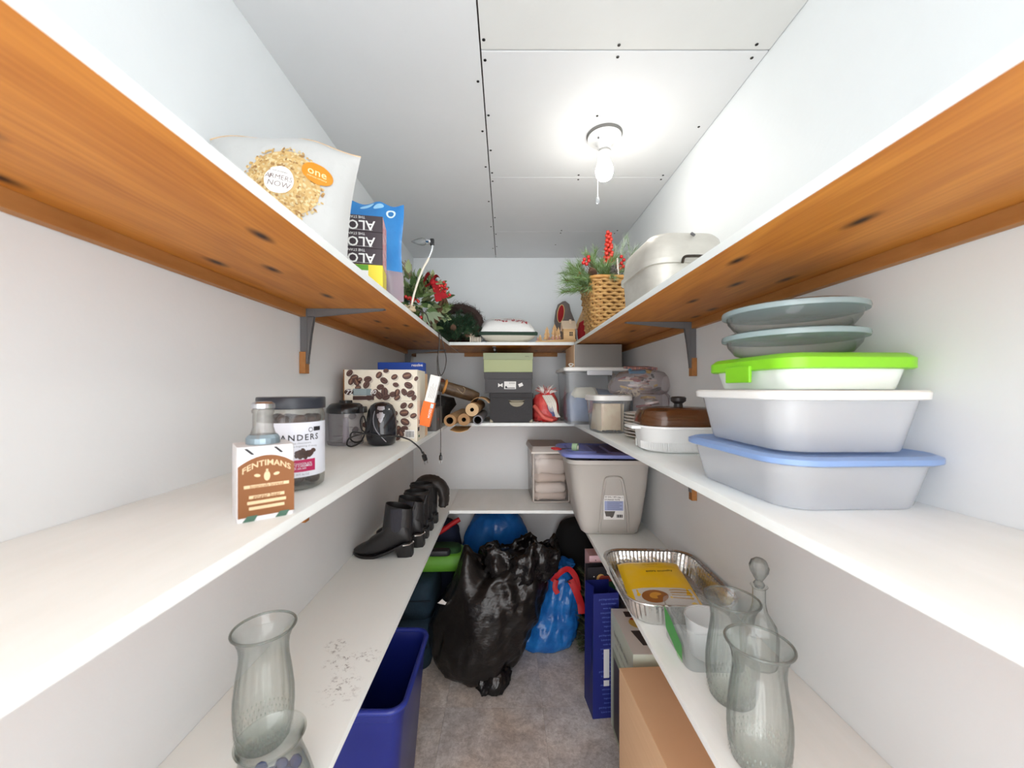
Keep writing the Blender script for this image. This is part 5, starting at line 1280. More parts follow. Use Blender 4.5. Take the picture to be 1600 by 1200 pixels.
for sx in (-1, 1): MB().box((sx*.1185, 0, .028), (.006, .07, .03), bev=.002).build('snap_clip', mat('lid_green', (132, 206, 40), .35), t)
for k, lab in enumerate(('lower glass bowl with teal lid on the green-lidded container', 'upper glass bowl with teal lid topping the container stack')):
    t = thing('glass_bowl', lab, 'bowl', (.548, .74, ZM+.248+k*.048), 0, 'lidded glass bowls')
    MB().lathe([(.001, .001), (.078, .001), (.092, .006), (.104, .022), (.108, .036)], 48, cap0=True).build('bowl', glass, t, smooth=50)
    MB().lathe([(.108, .032), (.1145, .033), (.1155, .037), (.1145, .042), (.106, .0455), (.09, .044), (.001, .044)], 48, cap1=True, cap0=True).build('lid', clear_mat('lid_teal', (236, 243, 244), (176, 198, 204), .5, .15, (182, 204, 208)), t, smooth=50)

# ================================================================== LOW SHELVES
# --- boots
leather = mat('boot_leather', (34, 33, 34), .38, bump=(120, .12)); gore = mat('boot_elastic', (52, 52, 60), .8, bump=((400, 400, 20), .5)); sole_m = mat('boot_sole', (26, 25, 25), .5)
def foot_ring(x, hw, z0, z1, n=20):
    """cross-section across the foot at distance x from the heel: flat below, domed above"""
    pts = []
    for i in range(n):
        a = 2*PI*i/n; c, s = math.cos(a), math.sin(a)
        y = hw*(abs(c)**.75)*(1 if c >= 0 else -1)
        z = (z0+z1)/2+(z1-z0)/2*(abs(s)**(.8))*(1 if s >= 0 else -1)
        pts.append((x, y, z))
    return pts
def boot(loc, rz, label, shaft=.115, kind='ankle', heel_h=.048, group='black boots'):
    t = thing('boot', label, 'boot', loc, rz, group)
    # +x points to the toe; heel at x=0
    L = .235; hh = heel_h
    def sole_z(x): 
        s = x/L
        return hh*(1-min(1, max(0, (s-.12)/.5)))**1.3+.006 if s < .62 else .006+.010*max(0, (s-.8)/.2)**2
    upper = MB(); rings = []
    prof = [(0.004, .020, .075), (.012, .029, .098), (.03, .034, .118), (.055, .036, .130), (.085, .036, .125), (.11, .036, .104), (.135, .037, .082), (.16, .0375, .066), (.185, .035, .048), (.205, .028, .040), (.222, .018, .030), (.232, .008, .022)]
    for (x, hw, top) in prof: rings.append(foot_ring(x, hw, sole_z(x), sole_z(x)+max(.012, top-sole_z(x)+(hh*.5 if x < .1 else hh*.12))))
    upper.loft(rings); upper.build('vamp', leather, t, smooth=180, fix=True)
    sh = MB(); zt = .085+shaft; rr_ = []
    for q in range(9):
        s = q/8; z = .075+(zt-.075)*s
        rx = .054+.008*(1-s); ry = .034+.003*s; cx = .056-.004*s+.006*(1-s)
        rr_.append([(cx+rx*math.cos(a), ry*math.sin(a), z+(.012*math.cos(a)*s if kind == 'ankle' else 0)) for a in [2*PI*i/26 for i in range(26)]])
    inner = [[(x*.94+.003, y*.92, z) for x, y, z in rr_[8]], [(x*.9+.005, y*.85, z-.05) for x, y, z in rr_[8]]]
    sh.loft(rr_+inner, 0, False, True); sh.build('shaft', leather, t, smooth=60)
    # sole and heel
    so = MB(); up_ = []; dn = []
    ks = [.004+.228*k/18 for k in range(19)]
    def hw(x):
        for (a, b) in zip(prof[:-1], prof[1:]):
            if a[0] <= x <= b[0]: return a[1]+(b[1]-a[1])*(x-a[0])/(b[0]-a[0])
        return .008
    secs = []
    for x in ks:
        w_ = hw(x)+.002; z = sole_z(x); secs.append([(x, -w_, z-.006), (x, w_, z-.006), (x, w_, z+.004), (x, -w_, z+.004)])
    so.loft(secs); so.build('sole', sole_m, t, fix=True)
    he = MB(); he.loft([[(x, y, 0.0) for x, y in ((-.002, -.022), (-.004, 0), (-.002, .022), (.02, .03), (.052, .028), (.052, -.028), (.02, -.03))], [(x, y, z) for x, y, z in ((-.001, -.024, hh), (-.003, 0, hh), (-.001, .024, hh), (.02, .034, hh), (.062, .033, hh*.93), (.062, -.033, hh*.93), (.02, -.034, hh))]])
    he.build('heel', sole_m, t, fix=True)
    if kind == 'ankle':
        for sy in (-1, 1):
            g = MB(); vs = []; fs = []
            for j in range(7):
                s = j/6; z = .085+(zt-.09)*s; hwid = .018+.006*s
                for i in range(5):
                    x = .056+hwid*(-1+2*i/4); q = s; rx = .054+.008*(1-q); cx = .056-.004*q+.006*(1-q); ry = .034+.003*q
                    vs.append((x, sy*(ry*math.sqrt(max(0, 1-((x-cx)/rx)**2))+.0012), z+.0))
            for j in range(6):
                for i in range(4):
                    a = j*5+i; fs.append((a, a+1, a+6, a+5))
            g.add(vs, fs); g.build('elastic_panel', gore, t, smooth=180)
        MB().tube([(-.004, .012, zt-.02), (-.01, .0, zt+.012), (-.004, -.012, zt-.02)], .004, 6).build('pull_tab', leather, t, smooth=60)
        m = MB()
        for sy in (-1, 1): m.tube([(-.003, sy*.003, hh+.003), (.006, sy*.027, hh+.003), (.03, sy*.0355, hh+.002)], .003, 6)
        m.build('heel_rand', mat('rand_silver', (186, 182, 178), .25, metal=.8), t, smooth=60)
    if kind == 'tall':                                 # long shaft folded over and hanging down
        f = MB(); path = [(.085, .12), (.088, .16), (.075, .195), (.04, .205), (.0, .195), (-.026, .17), (-.034, .13), (-.03, .085)]
        path = smooth_path([(a, 0, b) for a, b in path], 5); secs = []
        for i, p in enumerate(path):
            q = path[min(i+1, len(path)-1)]-path[max(i-1, 0)]; q.normalize(); nrm = Vector((q.z, 0, -q.x))
            s = i/(len(path)-1); th = .036-.012*s; wd = .04+.008*math.sin(PI*s)
            secs.append([p+nrm*th*math.cos(a)+Vector((0, wd*math.sin(a), 0)) for a in [2*PI*k/20 for k in range(20)]])
        o = f.loft(secs).build('folded_shaft', mat('boot_suede', (42, 38, 36), .5, bump=(60, .2)), t, smooth=180, fix=True); crumple(o, .008, 30, 4)
    if kind == 'mid':
        MB().tube([(.052-.055*math.cos(a), .038*math.sin(a), zt-.012) for a in [2*PI*i/24 for i in range(25)]], .004, 6).build('collar', mat('collar_black', (46, 42, 40), .6), t, smooth=60)
        m = MB(); m.tube([(.02, -.0385, .09), (.022, -.039, zt-.01)], .0016, 5); m.build('zipper', mat('zip_grey', (130, 124, 120), .35, metal=.6), t)
    return t
PIX = PI
boot((-.378, 1.555, ZL), PI+.03, 'black pointed ankle boot, at the boot-row end farthest from the back wall')
boot((-.352, 1.650, ZL), PI-.02, 'black pointed ankle boot, second in the row of boots', heel_h=.05)
boot((-.352, 1.745, ZL), PI+.02, 'black zip-up boot between ankle boot and second zip-up boot', .125, 'mid', .044)
boot((-.350, 1.840, ZL), PI-.03, 'black zip-up boot next to the tall folded boot', .135, 'mid', .044)
boot((-.345, 1.940, ZL), PI-.02, 'tall black boot with its shaft folded over, next to the back wall', .095, 'tall', .04)

# --- grey tote with blue lid
tote_m = mat('tote_grey', (186, 182, 176), .4, var=(5, (178, 174, 168), .3)); totelid = mat('tote_lid_blue', (118, 128, 190), .4)
t = thing('storage_tote', 'large grey plastic tote with a loose periwinkle-blue lid', 'tote', (.487, 1.895, ZL), -.03)
secs = [rr(.235, .245, .03, .0005, 6), rr(.262, .268, .036, .012, 6), rr(.29, .29, .04, .06, 6), rr(.335, .33, .045, .20, 6), rr(.362, .362, .05, .325, 6), rr(.372, .372, .052, .332, 6), rr(.386, .386, .055, .334, 6), rr(.386, .386, .055, .352, 6), rr(.372, .372, .05, .352, 6)]
def lean(r, k): return [(x-.012*k, y, z) for x, y, z in r]
secs = [lean(r, r[0][2]/.35*1.0) for r in secs]
inner = [lean(rr(.352, .352, .045, .33, 6), .95), lean(rr(.23, .24, .03, .02, 6), 0)]
MB().loft(secs+inner, 0, True, True).build('tub', tote_m, t, smooth=35)
# raised handle arch on the front
def tf(x, z, e):                                   # front face of the tub
    zz = [(.012, .134), (.06, .145), (.20, .165), (.325, .181), (.4, .19)]; dpth = .134
    for (z0, d0), (z1, d1) in zip(zz[:-1], zz[1:]):
        if z0 <= z <= z1: dpth = d0+(d1-d0)*(z-z0)/(z1-z0)
    return Vector((x-.012*z/.35, -dpth-e, z))
ar = smooth_path([(-.062, 0, .015), (-.055, 0, .12), (-.045, 0, .20), (-.036, 0, .262), (-.02, 0, .275), (.02, 0, .275), (.038, 0, .262), (.05, 0, .2), (.062, 0, .12), (.068, 0, .015)], 5)
MB().tube([tf(p.x+.01, p.z, .0015) for p in ar], .0065, 6).build('handle_arch', tote_m, t, smooth=60)
mb = MB(); f = lambda x, y: tf(x, y, .0025); f2 = lambda x, y: tf(x, y, .0032); f3 = lambda x, y: tf(x, y, .0037)
cx, cz = .012, .135
vs, fs = rect2d(cx-.046, cz-.058, cx+.046, cz+.056, 2, 4); lay(mb, vs, fs, f, 0)
vs, fs = rect2d(cx-.042, cz-.015, cx+.042, cz+.03, 2, 3); lay(mb, vs, fs, f2, 2)
vs, fs = text2d('18 GAL / 68 L', .010, .008, 'LEFT'); lay(mb, shift(vs, cx-.042, cz+.049), fs, f2, 1); vs, fs = text2d('No. 1', .010, .016); lay(mb, shift(vs, cx+.03, cz+.047), fs, f2, 1)
vs, fs = text2d('STORAGE TOTE', .0095, .016, 'LEFT'); lay(mb, shift(vs, cx-.042, cz+.036), fs, f2, 1)
for k in range(5): vs, fs = rect2d(cx-.030, cz+.024-.008*k, cx+.036-.01*(k % 2), cz+.0255-.008*k); lay(mb, vs, fs, f3, 1)
vs, fs = [(cx-.042, cz-.018), (cx+.006, cz-.018), (cx-.003, cz-.045), (cx-.01, cz-.05), (cx-.018, cz-.043), (cx-.036, cz-.043)], [(0, 5, 4, 3, 2, 1)]; lay(mb, vs, fs, f2, 3)
for k in range(9): vs, fs = rect2d(cx+.012+.003*k, cz-.048, cx+.0135+.003*k+.0008*(k % 3), cz-.034); lay(mb, vs, fs, f2, 1)
mb.build('label', [paper_white, ink_black, mat('ink_periwinkle', (160, 170, 206), .6), mat('ink_tote', (96, 92, 88), .6)], t)
lt = MB().loft([rr(.372, .372, .055, 0, 6), rr(.384, .384, .06, .003, 6), rr(.384, .384, .06, .016, 6), rr(.365, .365, .055, .022, 6), rr(.33, .33, .05, .022, 6), rr(.315, .315, .048, .014, 6), rr(.2, .2, .03, .014, 6)])
lid = lt.build('lid', totelid, t, smooth=35, loc=(-.035, .0, .357), rot=(-.012, .012, .0))
MB().loft([rr(.13, .28, .03, .012, 6, -.085), rr(.12, .27, .03, .024, 6, -.085), rr(.09, .24, .025, .025, 6, -.085), rr(.07, .22, .02, .018, 6, -.085)]).build('raised_panel', totelid, lid, smooth=35)
MB().loft([rr(.10, .28, .03, .012, 6, .08), rr(.09, .27, .03, .022, 6, .08), rr(.06, .24, .025, .022, 6, .08)]).build('raised_panel', totelid, lid, smooth=35)
o = MB().loft([rr(.30, .30, .05, .20, 8), rr(.335, .335, .05, .30, 8), rr(.33, .33, .05, .335, 8), rr(.26, .26, .05, .346, 8)]).build('stored_fabric', mat('fabric_slate', (120, 118, 120), .9, var=(30, (176, 168, 156), .2)), t, smooth=180); crumple(o, .02, 24, 3)
# scissors and tape on the lid
t = thing('tape_roll', 'small green and white tape roll standing on the tote lid', 'tape', (.325, 1.79, 1.2095), 1.1)
MB().lathe([(.012, -.012), (.019, -.012), (.019, .012), (.012, .012), (.012, -.012)], 24, T=Matrix.Translation((0, 0, .0195)) @ Matrix.Rotation(PI/2, 4, 'X')).build('tape', mat('tape_green', (150, 176, 140), .4), t, smooth=40, fix=True)
MB().lathe([(.0125, -.0115), (.0125, .0115), (.0105, .0115), (.0105, -.0115), (.0125, -.0115)], 24, T=Matrix.Translation((0, 0, .0195)) @ Matrix.Rotation(PI/2, 4, 'X')).build('tape_core', mat('tape_core', (226, 224, 214), .5), t, smooth=40, fix=True)
t = thing('scissors', 'red-handled scissors lying on the tote lid', 'scissors', (.275, 1.83, 1.2115), .2)
for s in (-1, 1):
    MB().tube([(-.035+.014*math.cos(a)*1.3, s*.014+.011*math.sin(a), .006) for a in [2*PI*i/16 for i in range(17)]], .0038, 6).build('finger_loop', mat('scissor_red', (176, 34, 40), .4), t, smooth=60)
    MB().add([(-.018, s*.010-.004, .004), (-.018, s*.010+.004, .004), (.05, -s*.004, .004), (-.018, s*.010-.004, .007), (-.018, s*.010+.004, .007), (.05, -s*.004, .006)], [(2, 1, 0), (3, 4, 5), (0, 1, 4, 3), (1, 2, 5, 4), (2, 0, 3, 5)]).build('blade', mat('blade_dark', (80, 78, 80), .3, metal=.8), t)

# --- clear drawer unit on the back shelf
t = thing('drawer_unit', 'clear plastic box of white linens beside the grey tote', 'box', (.262, 2.395, ZL), .04)
w, d, h = .225, .29, .335
fr_m = mat('frame_taupe', (190, 182, 174), .45)
MB().loft([rr(w-.02, d-.02, .012, .001), rr(w-.01, d-.01, .012, .01), rr(w, d, .014, h-.03)], 0, True, False).build('bin_body', clear_mat('drawer_clear', (244, 240, 238), (214, 206, 202), .14, .1, (226, 218, 214)), t, smooth=40)
MB().loft([rr(w+.012, d+.012, .016, h-.034), rr(w+.018, d+.018, .018, h-.03), rr(w+.018, d+.018, .018, h-.018), rr(w, d, .014, h), rr(w-.03, d-.03, .012, h)]).build('lid', mat('lid_taupe', (168, 160, 154), .4), t, smooth=40)
MB().box((0, -d/2-.008, h-.036), (w+.012, .004, .012), bev=.0015).build('lid_edge', mat('edge_cream', (228, 222, 214), .4), t)
mb = MB()
for (x0, x1, z0, z1) in ((-w/2+.004, -w/2+.012, .01, h-.04), (w/2-.012, w/2-.004, .01, h-.04), (-w/2+.01, w/2-.01, .004, .012)): mb.box(((x0+x1)/2, -d/2+.004, (z0+z1)/2), (x1-x0, .003, z1-z0))
mb.build('front_frame', fr_m, t)
lin_m = mat('linen_white', (232, 226, 220), .9); lin2 = mat('linen_beige', (216, 204, 194), .9)
for k, (z, hh, mm) in enumerate(((.012, .045, lin2), (.058, .05, lin_m), (.12, .05, lin2), (.17, .085, lin_m), (.255, .03, lin2))):
    o = MB().loft([rr(w*.78, d*.8, .03, z, 8), rr(w*.84, d*.86, .035, z+hh*.3, 8), rr(w*.83, d*.85, .035, z+hh*.75, 8), rr(w*.7, d*.75, .03, z+hh, 8)]).build('folded_linen', mm, t, smooth=180); crumple(o, .018, 22, k)

# --- foil pan with yellow packet
def foil_pan():
    foil = mat('foil', (206, 205, 202), .22, metal=.9, bump=(60, .25))
    t = thing('foil_pan', 'large ribbed aluminium foil roasting pan on the low shelf', 'pan', (.513, 1.252, ZL), -.03)
    K = 176
    def ring(w, d, r, z, amp):
        base = rr(w, d, r, z, 22); m = len(base); out = []
        L = [0]
        for i in range(m): L.append(L[-1]+(Vector(base[(i+1) % m])-Vector(base[i])).length)
        i = 0
        for k in range(K):
            q = L[-1]*k/K
            while L[i+1] < q: i += 1
            p = Vector(base[i]).lerp(Vector(base[(i+1) % m]), (q-L[i])/max(1e-9, L[i+1]-L[i]))
            n = Vector((p.x/(w*w), p.y/(d*d), 0)).normalized(); out.append(p+n*amp*(1 if k % 2 else -1))
        return out
    W0, D0 = .275, .33
    secs = [ring(W0-.02, D0-.02, .05, .0012, 0), ring(W0, D0, .06, .003, .0008), ring(W0+.012, D0+.012, .062, .02, .0018), ring(W0+.03, D0+.03, .066, .058, .0018), ring(W0+.034, D0+.034, .068, .064, .0003), ring(W0+.048, D0+.048, .074, .066, 0), ring(W0+.052, D0+.052, .076, .0685, 0), ring(W0+.046, D0+.046, .073, .071, 0), ring(W0+.034, D0+.034, .068, .0675, 0)]
    MB().loft(secs, 0, True, False).build('pan', foil, t, smooth=25)
    rim = [Vector(p) for p in ring(W0+.05, D0+.05, .075, .0688, 0)]; rim.append(rim[0]); MB().tube(rim, .0028, 6, cap=False).build('rolled_rim', foil, t, smooth=60)
foil_pan()
ylw = mat('packet_yellow', (238, 194, 20), .3, bump=(24, .15))
t = thing('noodle_packet', 'yellow plastic food packet lying in the foil pan', 'packet', (.497, 1.255, ZL+.004), rot=(.10, -.05, -.10))
def yp(u, v, top):
    k = ((1-u**4)*(1-v**6))**.5; return Vector((u*.105, v*.132, .022+(k*.022 if top else -k*.012)+.003*noise.noise(Vector((u*3, v*3, 2)))*k))
mb = MB(); n = 22
for top in (1, 0):
    vs = [yp(-1+2*i/n, -1+2*j/n, top) for j in range(n+1) for i in range(n+1)]
    fs = [(j*(n+1)+i, j*(n+1)+i+1, (j+1)*(n+1)+i+1, (j+1)*(n+1)+i) for j in range(n) for i in range(n)]
    mb.add(vs, fs if top else [f[::-1] for f in fs])
mb.build('film', ylw, t, smooth=180)
fy = lambda x, y: yp(x/.105, y/.145, 1)+Vector((0, 0, .0012)); fy2 = lambda x, y: yp(x/.105, y/.145, 1)+Vector((0, 0, .0018))
mb = MB()
vs, fs = text2d('net wt 340 g', .010, .004); lay(mb, shift(vs, .0, .105, .1), fs, fy, 0)
for k in range(2): vs, fs = rect2d(-.02, .088-.006*k, .08, .0888-.006*k, 6, 1); lay(mb, vs, fs, fy, 0)
vs, fs = text2d('extra crunchy', .016, .014); lay(mb, shift(vs, .02, .058, .1), fs, fy, 1)
vs, fs = rect2d(-.09, -.13, .09, -.045, 6, 4); lay(mb, vs, fs, fy, 2)
vs, fs = oval2d(-.03, -.09, .04, .03, .1, 18); lay(mb, vs, fs, fy2, 3); vs, fs = oval2d(-.028, -.088, .02, .014, .4, 12); lay(mb, vs, fs, lambda x, y: fy2(x, y)+Vector((0, 0, .0005)), 4)
for k in range(4): vs, fs = rect2d(.02, -.06-.014*k, .08, -.056-.014*k, 4, 1); lay(mb, vs, fs, fy2, 0)
mb.build('print', [mat('ink_ochre', (176, 132, 30), .6), mat('ink_umber', (70, 54, 30), .6), mat('packet_grey', (206, 204, 198), .4), mat('food_brown', (150, 96, 46), .5), mat('food_gold', (206, 150, 60), .5)], t)

# --- clear box with green label, white cup inside
t = thing('berry_box', 'clear rectangular plastic box with green label at the foil pan', 'container', (.503, .978, ZL), -.03)
MB().loft([rr(.135, .145, .02, .001), rr(.14, .15, .022, .004), rr(.150, .16, .024, .095), rr(.156, .166, .026, .096), rr(.156, .166, .026, .101)], 0, True, False).build('tub', clear_mat('box_clear', (246, 248, 248), (200, 206, 208), .12, .06), t, smooth=40)
mb = MB(); f = lambda a, b: Vector((-.0705-.005*b/.095-.0022, a, b)); vs, fs = [(-.05, .012), (-.01, .012), (.05, .03), (.058, .086), (.02, .080), (-.05, .05)], [(0, 5, 4, 3, 2, 1)]; lay(mb, vs, fs, f, 0)
vs, fs = [(-.05, .006), (-.02, .004), (-.01, .012), (-.05, .012)], [(0, 3, 2, 1)]; lay(mb, vs, fs, f, 1); mb.build('label', [mat('label_leafgreen', (54, 146, 58), .45), mat('label_palegreen', (176, 206, 170), .5)], t)
t = thing('white_cup', 'round frosted plastic cup standing inside the clear box', 'cup', (.508, .967, ZL+.0045))
MB().lathe([(.001, .001), (.040, .001), (.043, .004), (.052, .088), (.0535, .089), (.0535, .093), (.051, .093)], 40, cap0=True).build('cup', clear_mat('cup_frost', (246, 248, 249), (226, 230, 232), .5, .3, (240, 242, 244)), t, smooth=40)

# --- vases
def vase(label, loc, rot=0):
    t = thing('glass_vase', label, 'vase', loc, rot, 'ribbed glass vases')
    NF = 20
    def fl(a, z):
        k = min(1, max(0, (.185-z)/.03))*min(1, max(0, (z-.012)/.02)); return 1-.035*k*(.5+.5*math.cos(NF*a))
    prof = [(.001, .0008), (.040, .0008), (.044, .006), (.049, .03), (.0515, .06), (.051, .09), (.047, .125), (.0425, .155), (.0415, .172), (.0435, .19), (.050, .207), (.0545, .214)]
    inn = [(.0525, .2145), (.0485, .205), (.042, .19), (.0395, .172), (.0405, .155), (.045, .125), (.049, .09), (.0492, .06), (.046, .03), (.038, .014), (.001, .012)]
    def fi(a, z): return 1
    MB().lathe(prof, 120, flute=fl, cap0=True).build('outer_glass', glass, t, smooth=60)
    MB().lathe(inn, 40, cap1=True).build('inner_glass', clear_mat('inner_glass', (251, 252, 251), (206, 210, 207), .02, .03, edge_pow=3), t, smooth=60)
    MB().tube([(.0537*math.cos(a), .0537*math.sin(a), .2145) for a in [2*PI*i/48 for i in range(49)]], .0024, 8, cap=False).build('rim', clear_mat('rim_glass', (214, 220, 216), (110, 118, 112), .1, .03), t, smooth=60)
    mb = MB()
    for k in range(NF*2):
        for j in range(3):
            a = 2*PI*(k+.5*(j % 2))/(NF*2); z = .014+.012*j; r = .0462+.0012*j
            mb.add([(r*math.cos(a), r*math.sin(a), z-.005), ((r+.002)*math.cos(a+.03), (r+.002)*math.sin(a+.03), z), (r*math.cos(a), r*math.sin(a), z+.005), ((r+.002)*math.cos(a-.03), (r+.002)*math.sin(a-.03), z)], [(0, 1, 2, 3)])
    mb.build('cut_facets', clear_mat('facet_glass', (226, 232, 228), (130, 138, 132), .10, .02), t)
    return t
vase('ribbed flared glass vase beside the clear box with green label', (.492, .835, ZL))
vase('ribbed flared glass vase beside another vase and a decanter', (.455, .690, ZL), .1)
vase('ribbed flared glass vase standing with the low candle bowl', (-.462, .735, ZL-.0), .05)
t = thing('glass_decanter', 'small cut-glass decanter with faceted stopper against the wall', 'decanter', (.617, .935, ZL))
MB().lathe([(.001, .001), (.034, .001), (.04, .01), (.042, .07), (.036, .10), (.018, .13), (.014, .15), (.014, .185), (.02, .192)], 12, cap0=True).build('body', glass, t, smooth=20)
MB().lathe([(.010, .188), (.013, .196), (.008, .204), (.012, .212), (.02, .226), (.022, .238), (.017, .252), (.009, .258), (.001, .26)], 8, cap0=True, cap1=True).build('stopper', clear_mat('stopper_glass', (222, 226, 224), (96, 104, 100), .12, .02, edge_pow=1.6), t, smooth=15)
t = thing('candle_bowl', 'low flared glass candle bowl with blue glass pebbles', 'bowl', (-.382, .625, ZL))
MB().lathe([(.001, .001), (.055, .001), (.062, .006), (.064, .018), (.056, .045), (.047, .07), (.044, .085), (.048, .1), (.052, .106), (.049, .106), (.043, .09), (.044, .07), (.053, .045), (.06, .018), (.054, .008), (.001, .006)], 48, cap0=True, cap1=True).build('bowl', glass, t, smooth=60)
random.seed(3); pb = MB().sphere((0, 0, 0), (.011, .010, .007), 0, 9, 6).mesh('pebble'); pb.materials.append(clear_mat('pebble_blue', (170, 180, 214), (70, 84, 140), .35, .03, (110, 126, 180))); pb.polygons.foreach_set('use_smooth', [True]*len(pb.polygons))
for k in range(26):
    a = k*2.399; r = .044*math.sqrt(((k % 13)+.5)/13); o = bpy.data.objects.new('pebble', pb); COL.objects.link(o); o.parent = t; o.location = (r*math.cos(a), r*math.sin(a), .017+.013*(k//13)); o.rotation_euler = (random.random(), random.random(), 0)

# ================================================================== FLOOR
bag_blk = mat('bag_black', (20, 18, 18), .30, var=(14, (30, 27, 26), .2), bump=((26, 26, 50), .35))
def sack(name, label, loc, rings, m, amp, sc, seed, part='film', seg=96, sub=5, stretch=(1, 1, 1), octs=4, close=True):
    t = thing(name, label, 'bag', loc)
    # interpolate rings smoothly
    P = [Vector((z, rx, ry)) for z, rx, ry, cx, cy in rings]; Q = [Vector((cx, cy, 0)) for z, rx, ry, cx, cy in rings]
    a = smooth_path(P, sub); b = smooth_path(Q, sub)
    rs = [ell(max(p.y, .004), max(p.z, .004), max(p.x, .0008), seg, q.x, q.y) for p, q in zip(a, b)]
    o = MB().loft(rs).build(part, m, t, smooth=180); crumple(o, amp, sc, seed, stretch, octs, keep=lambda c: min(1, max(.0, c.z/.05)))
    for v in o.data.vertices:
        if v.co.z < .0006: v.co.z = .0006
    return t, o
# big black bag with open gathered mouth
t, o = sack('garbage_bag', 'big black garbage bag on the floor with crumpled open mouth', (-.07, 2.085, 0),
     [(0.0, .10, .10, -.06, 0), (.012, .16, .16, -.07, -.0), (.06, .215, .19, -.08, 0), (.16, .255, .20, -.075, 0), (.28, .275, .205, -.04, .0), (.38, .265, .20, .005, .0), (.46, .24, .19, .045, .01), (.52, .20, .17, .08, .02), (.56, .17, .145, .11, .03), (.585, .06, .05, .11, .03)], bag_blk, .045, 6.5, 2, stretch=(1, 1, .55))
crumple(o, .016, 19, 6, (.7, .7, 1.3), 3, keep=lambda c: min(1, max(0, c.z/.05))*(.25+.75*min(1, max(0, (c.x+.16)/.12))))
for v in o.data.vertices:                              # pulled-up shoulder and its drape
    c = v.co; g = math.exp(-(((c.x+.15)/.07)**2+((c.y+.07)/.10)**2)); 
    if c.z > .25: c.z += .14*g*(c.z-.25)/.2
mouth = []
random.seed(2)
prm = [(.46, .17, .14, .115, .03), (.52, .195, .15, .125, .02), (.575, .21, .16, .14, .02), (.625, .20, .15, .15, .03), (.64, .185, .14, .15, .035), (.60, .165, .125, .15, .03), (.55, .14, .11, .15, .03), (.535, .02, .02, .15, .03)]
A = smooth_path([Vector((z, rx, ry)) for z, rx, ry, cx, cy in prm], 5); B = smooth_path([Vector((cx, cy, 0)) for z, rx, ry, cx, cy in prm], 5)
rs = []
for p, q in zip(A, B):
    rg = []
    for k in range(110):
        a = 2*PI*k/110; w = 1+.10*math.sin(7*a+p.x*9)+.05*math.sin(15*a+2)
        rg.append((q.x+p.y*w*math.cos(a), q.y+p.z*w*math.sin(a), p.x+.028*math.sin(5*a+1.0)*max(0, (p.x-.5)/.14)-.035*math.cos(a-2.2)*max(0, (p.x-.5)/.14)))
    rs.append(rg)
mo = MB().loft(rs, 0, False, True).build('gathered_mouth', mat('bag_black_shiny', (24, 22, 22), .2, bump=((50, 50, 50), .45)), t, smooth=180); crumple(mo, .035, 17, 5, (1, 1, 1), 4)
kn = MB().loft([ell(max(rx, .004), max(ry, .004), z, 60, cx, cy) for z, rx, ry, cx, cy in ((.0008, .04, .03, -.02, -.185), (.012, .07, .05, -.01, -.17), (.04, .085, .06, .005, -.15), (.075, .08, .06, .015, -.135), (.10, .05, .04, .015, -.12), (.105, .01, .01, .015, -.12))]).build('twisted_corner', mat('bag_black_shiny', (24, 22, 22), .2), t, smooth=180); crumple(kn, .03, 22, 8)
for v in kn.data.vertices:
    if v.co.z < .0006: v.co.z = .0006
# lighter stretched film band
blue_bag = mat('bag_blue', (22, 84, 160), .22, var=(12, (40, 120, 196), .18), bump=((30, 30, 50), .35))
t, o = sack('garbage_bag', 'blue plastic bag with red ties slumped against the black bag', (.268, 2.265, 0),
     [(0.0, .07, .06, -.06, 0), (.01, .15, .10, -.05, 0), (.05, .185, .12, -.04, 0), (.13, .175, .12, -.01, 0), (.22, .145, .11, .03, 0), (.31, .115, .095, .045, 0), (.39, .085, .07, .06, 0), (.44, .055, .05, .065, 0), (.47, .07, .06, .07, 0), (.485, .02, .02, .07, 0)], blue_bag, .035, 9, 7, stretch=(1, 1, .5)); crumple(o, .014, 24, 3, (1, 1, .5), 3, keep=lambda c: min(1, max(0, c.z/.05)))
red_m = mat('tie_red', (190, 28, 34), .5)
for pts, r in (([(.0, -.07, .40), (.04, -.09, .46), (.09, -.08, .475), (.13, -.08, .43), (.145, -.09, .36)], .016), ([(.10, -.09, .42), (.13, -.10, .36), (.155, -.10, .29), (.16, -.11, .24)], .02), ([(.02, -.09, .42), (.01, -.10, .38), (.025, -.105, .35)], .014)):
    pth = smooth_path(pts, 6); n = len(pth); rg = []
    for i, p in enumerate(pth):
        q = (pth[min(i+1, n-1)]-pth[max(0, i-1)]).normalized(); sd = q.cross(Vector((0, -1, 0))).normalized()
        rg.append([p+sd*r, p+Vector((0, -.004, 0)), p-sd*r, p+Vector((0, .004, 0))])
    MB().loft(rg).build('red_tie', red_m, t, smooth=40, fix=True)
t, o = sack('garbage_bag', 'rounded blue plastic bag under the low back shelf', (-.08, 2.45, 0),
     [(0.0, .10, .05, 0, 0), (.02, .16, .08, 0, 0), (.12, .19, .095, 0, 0), (.3, .20, .10, 0, 0), (.45, .20, .10, .01, 0), (.58, .20, .10, .015, 0), (.66, .17, .095, .02, 0), (.71, .11, .07, .02, 0), (.728, .02, .02, .02, 0)], mat('bag_blue_deep', (18, 74, 140), .24, var=(8, (30, 100, 172), .18), bump=((20, 20, 40), .3)), .03, 7, 3, stretch=(1, 1, .5))
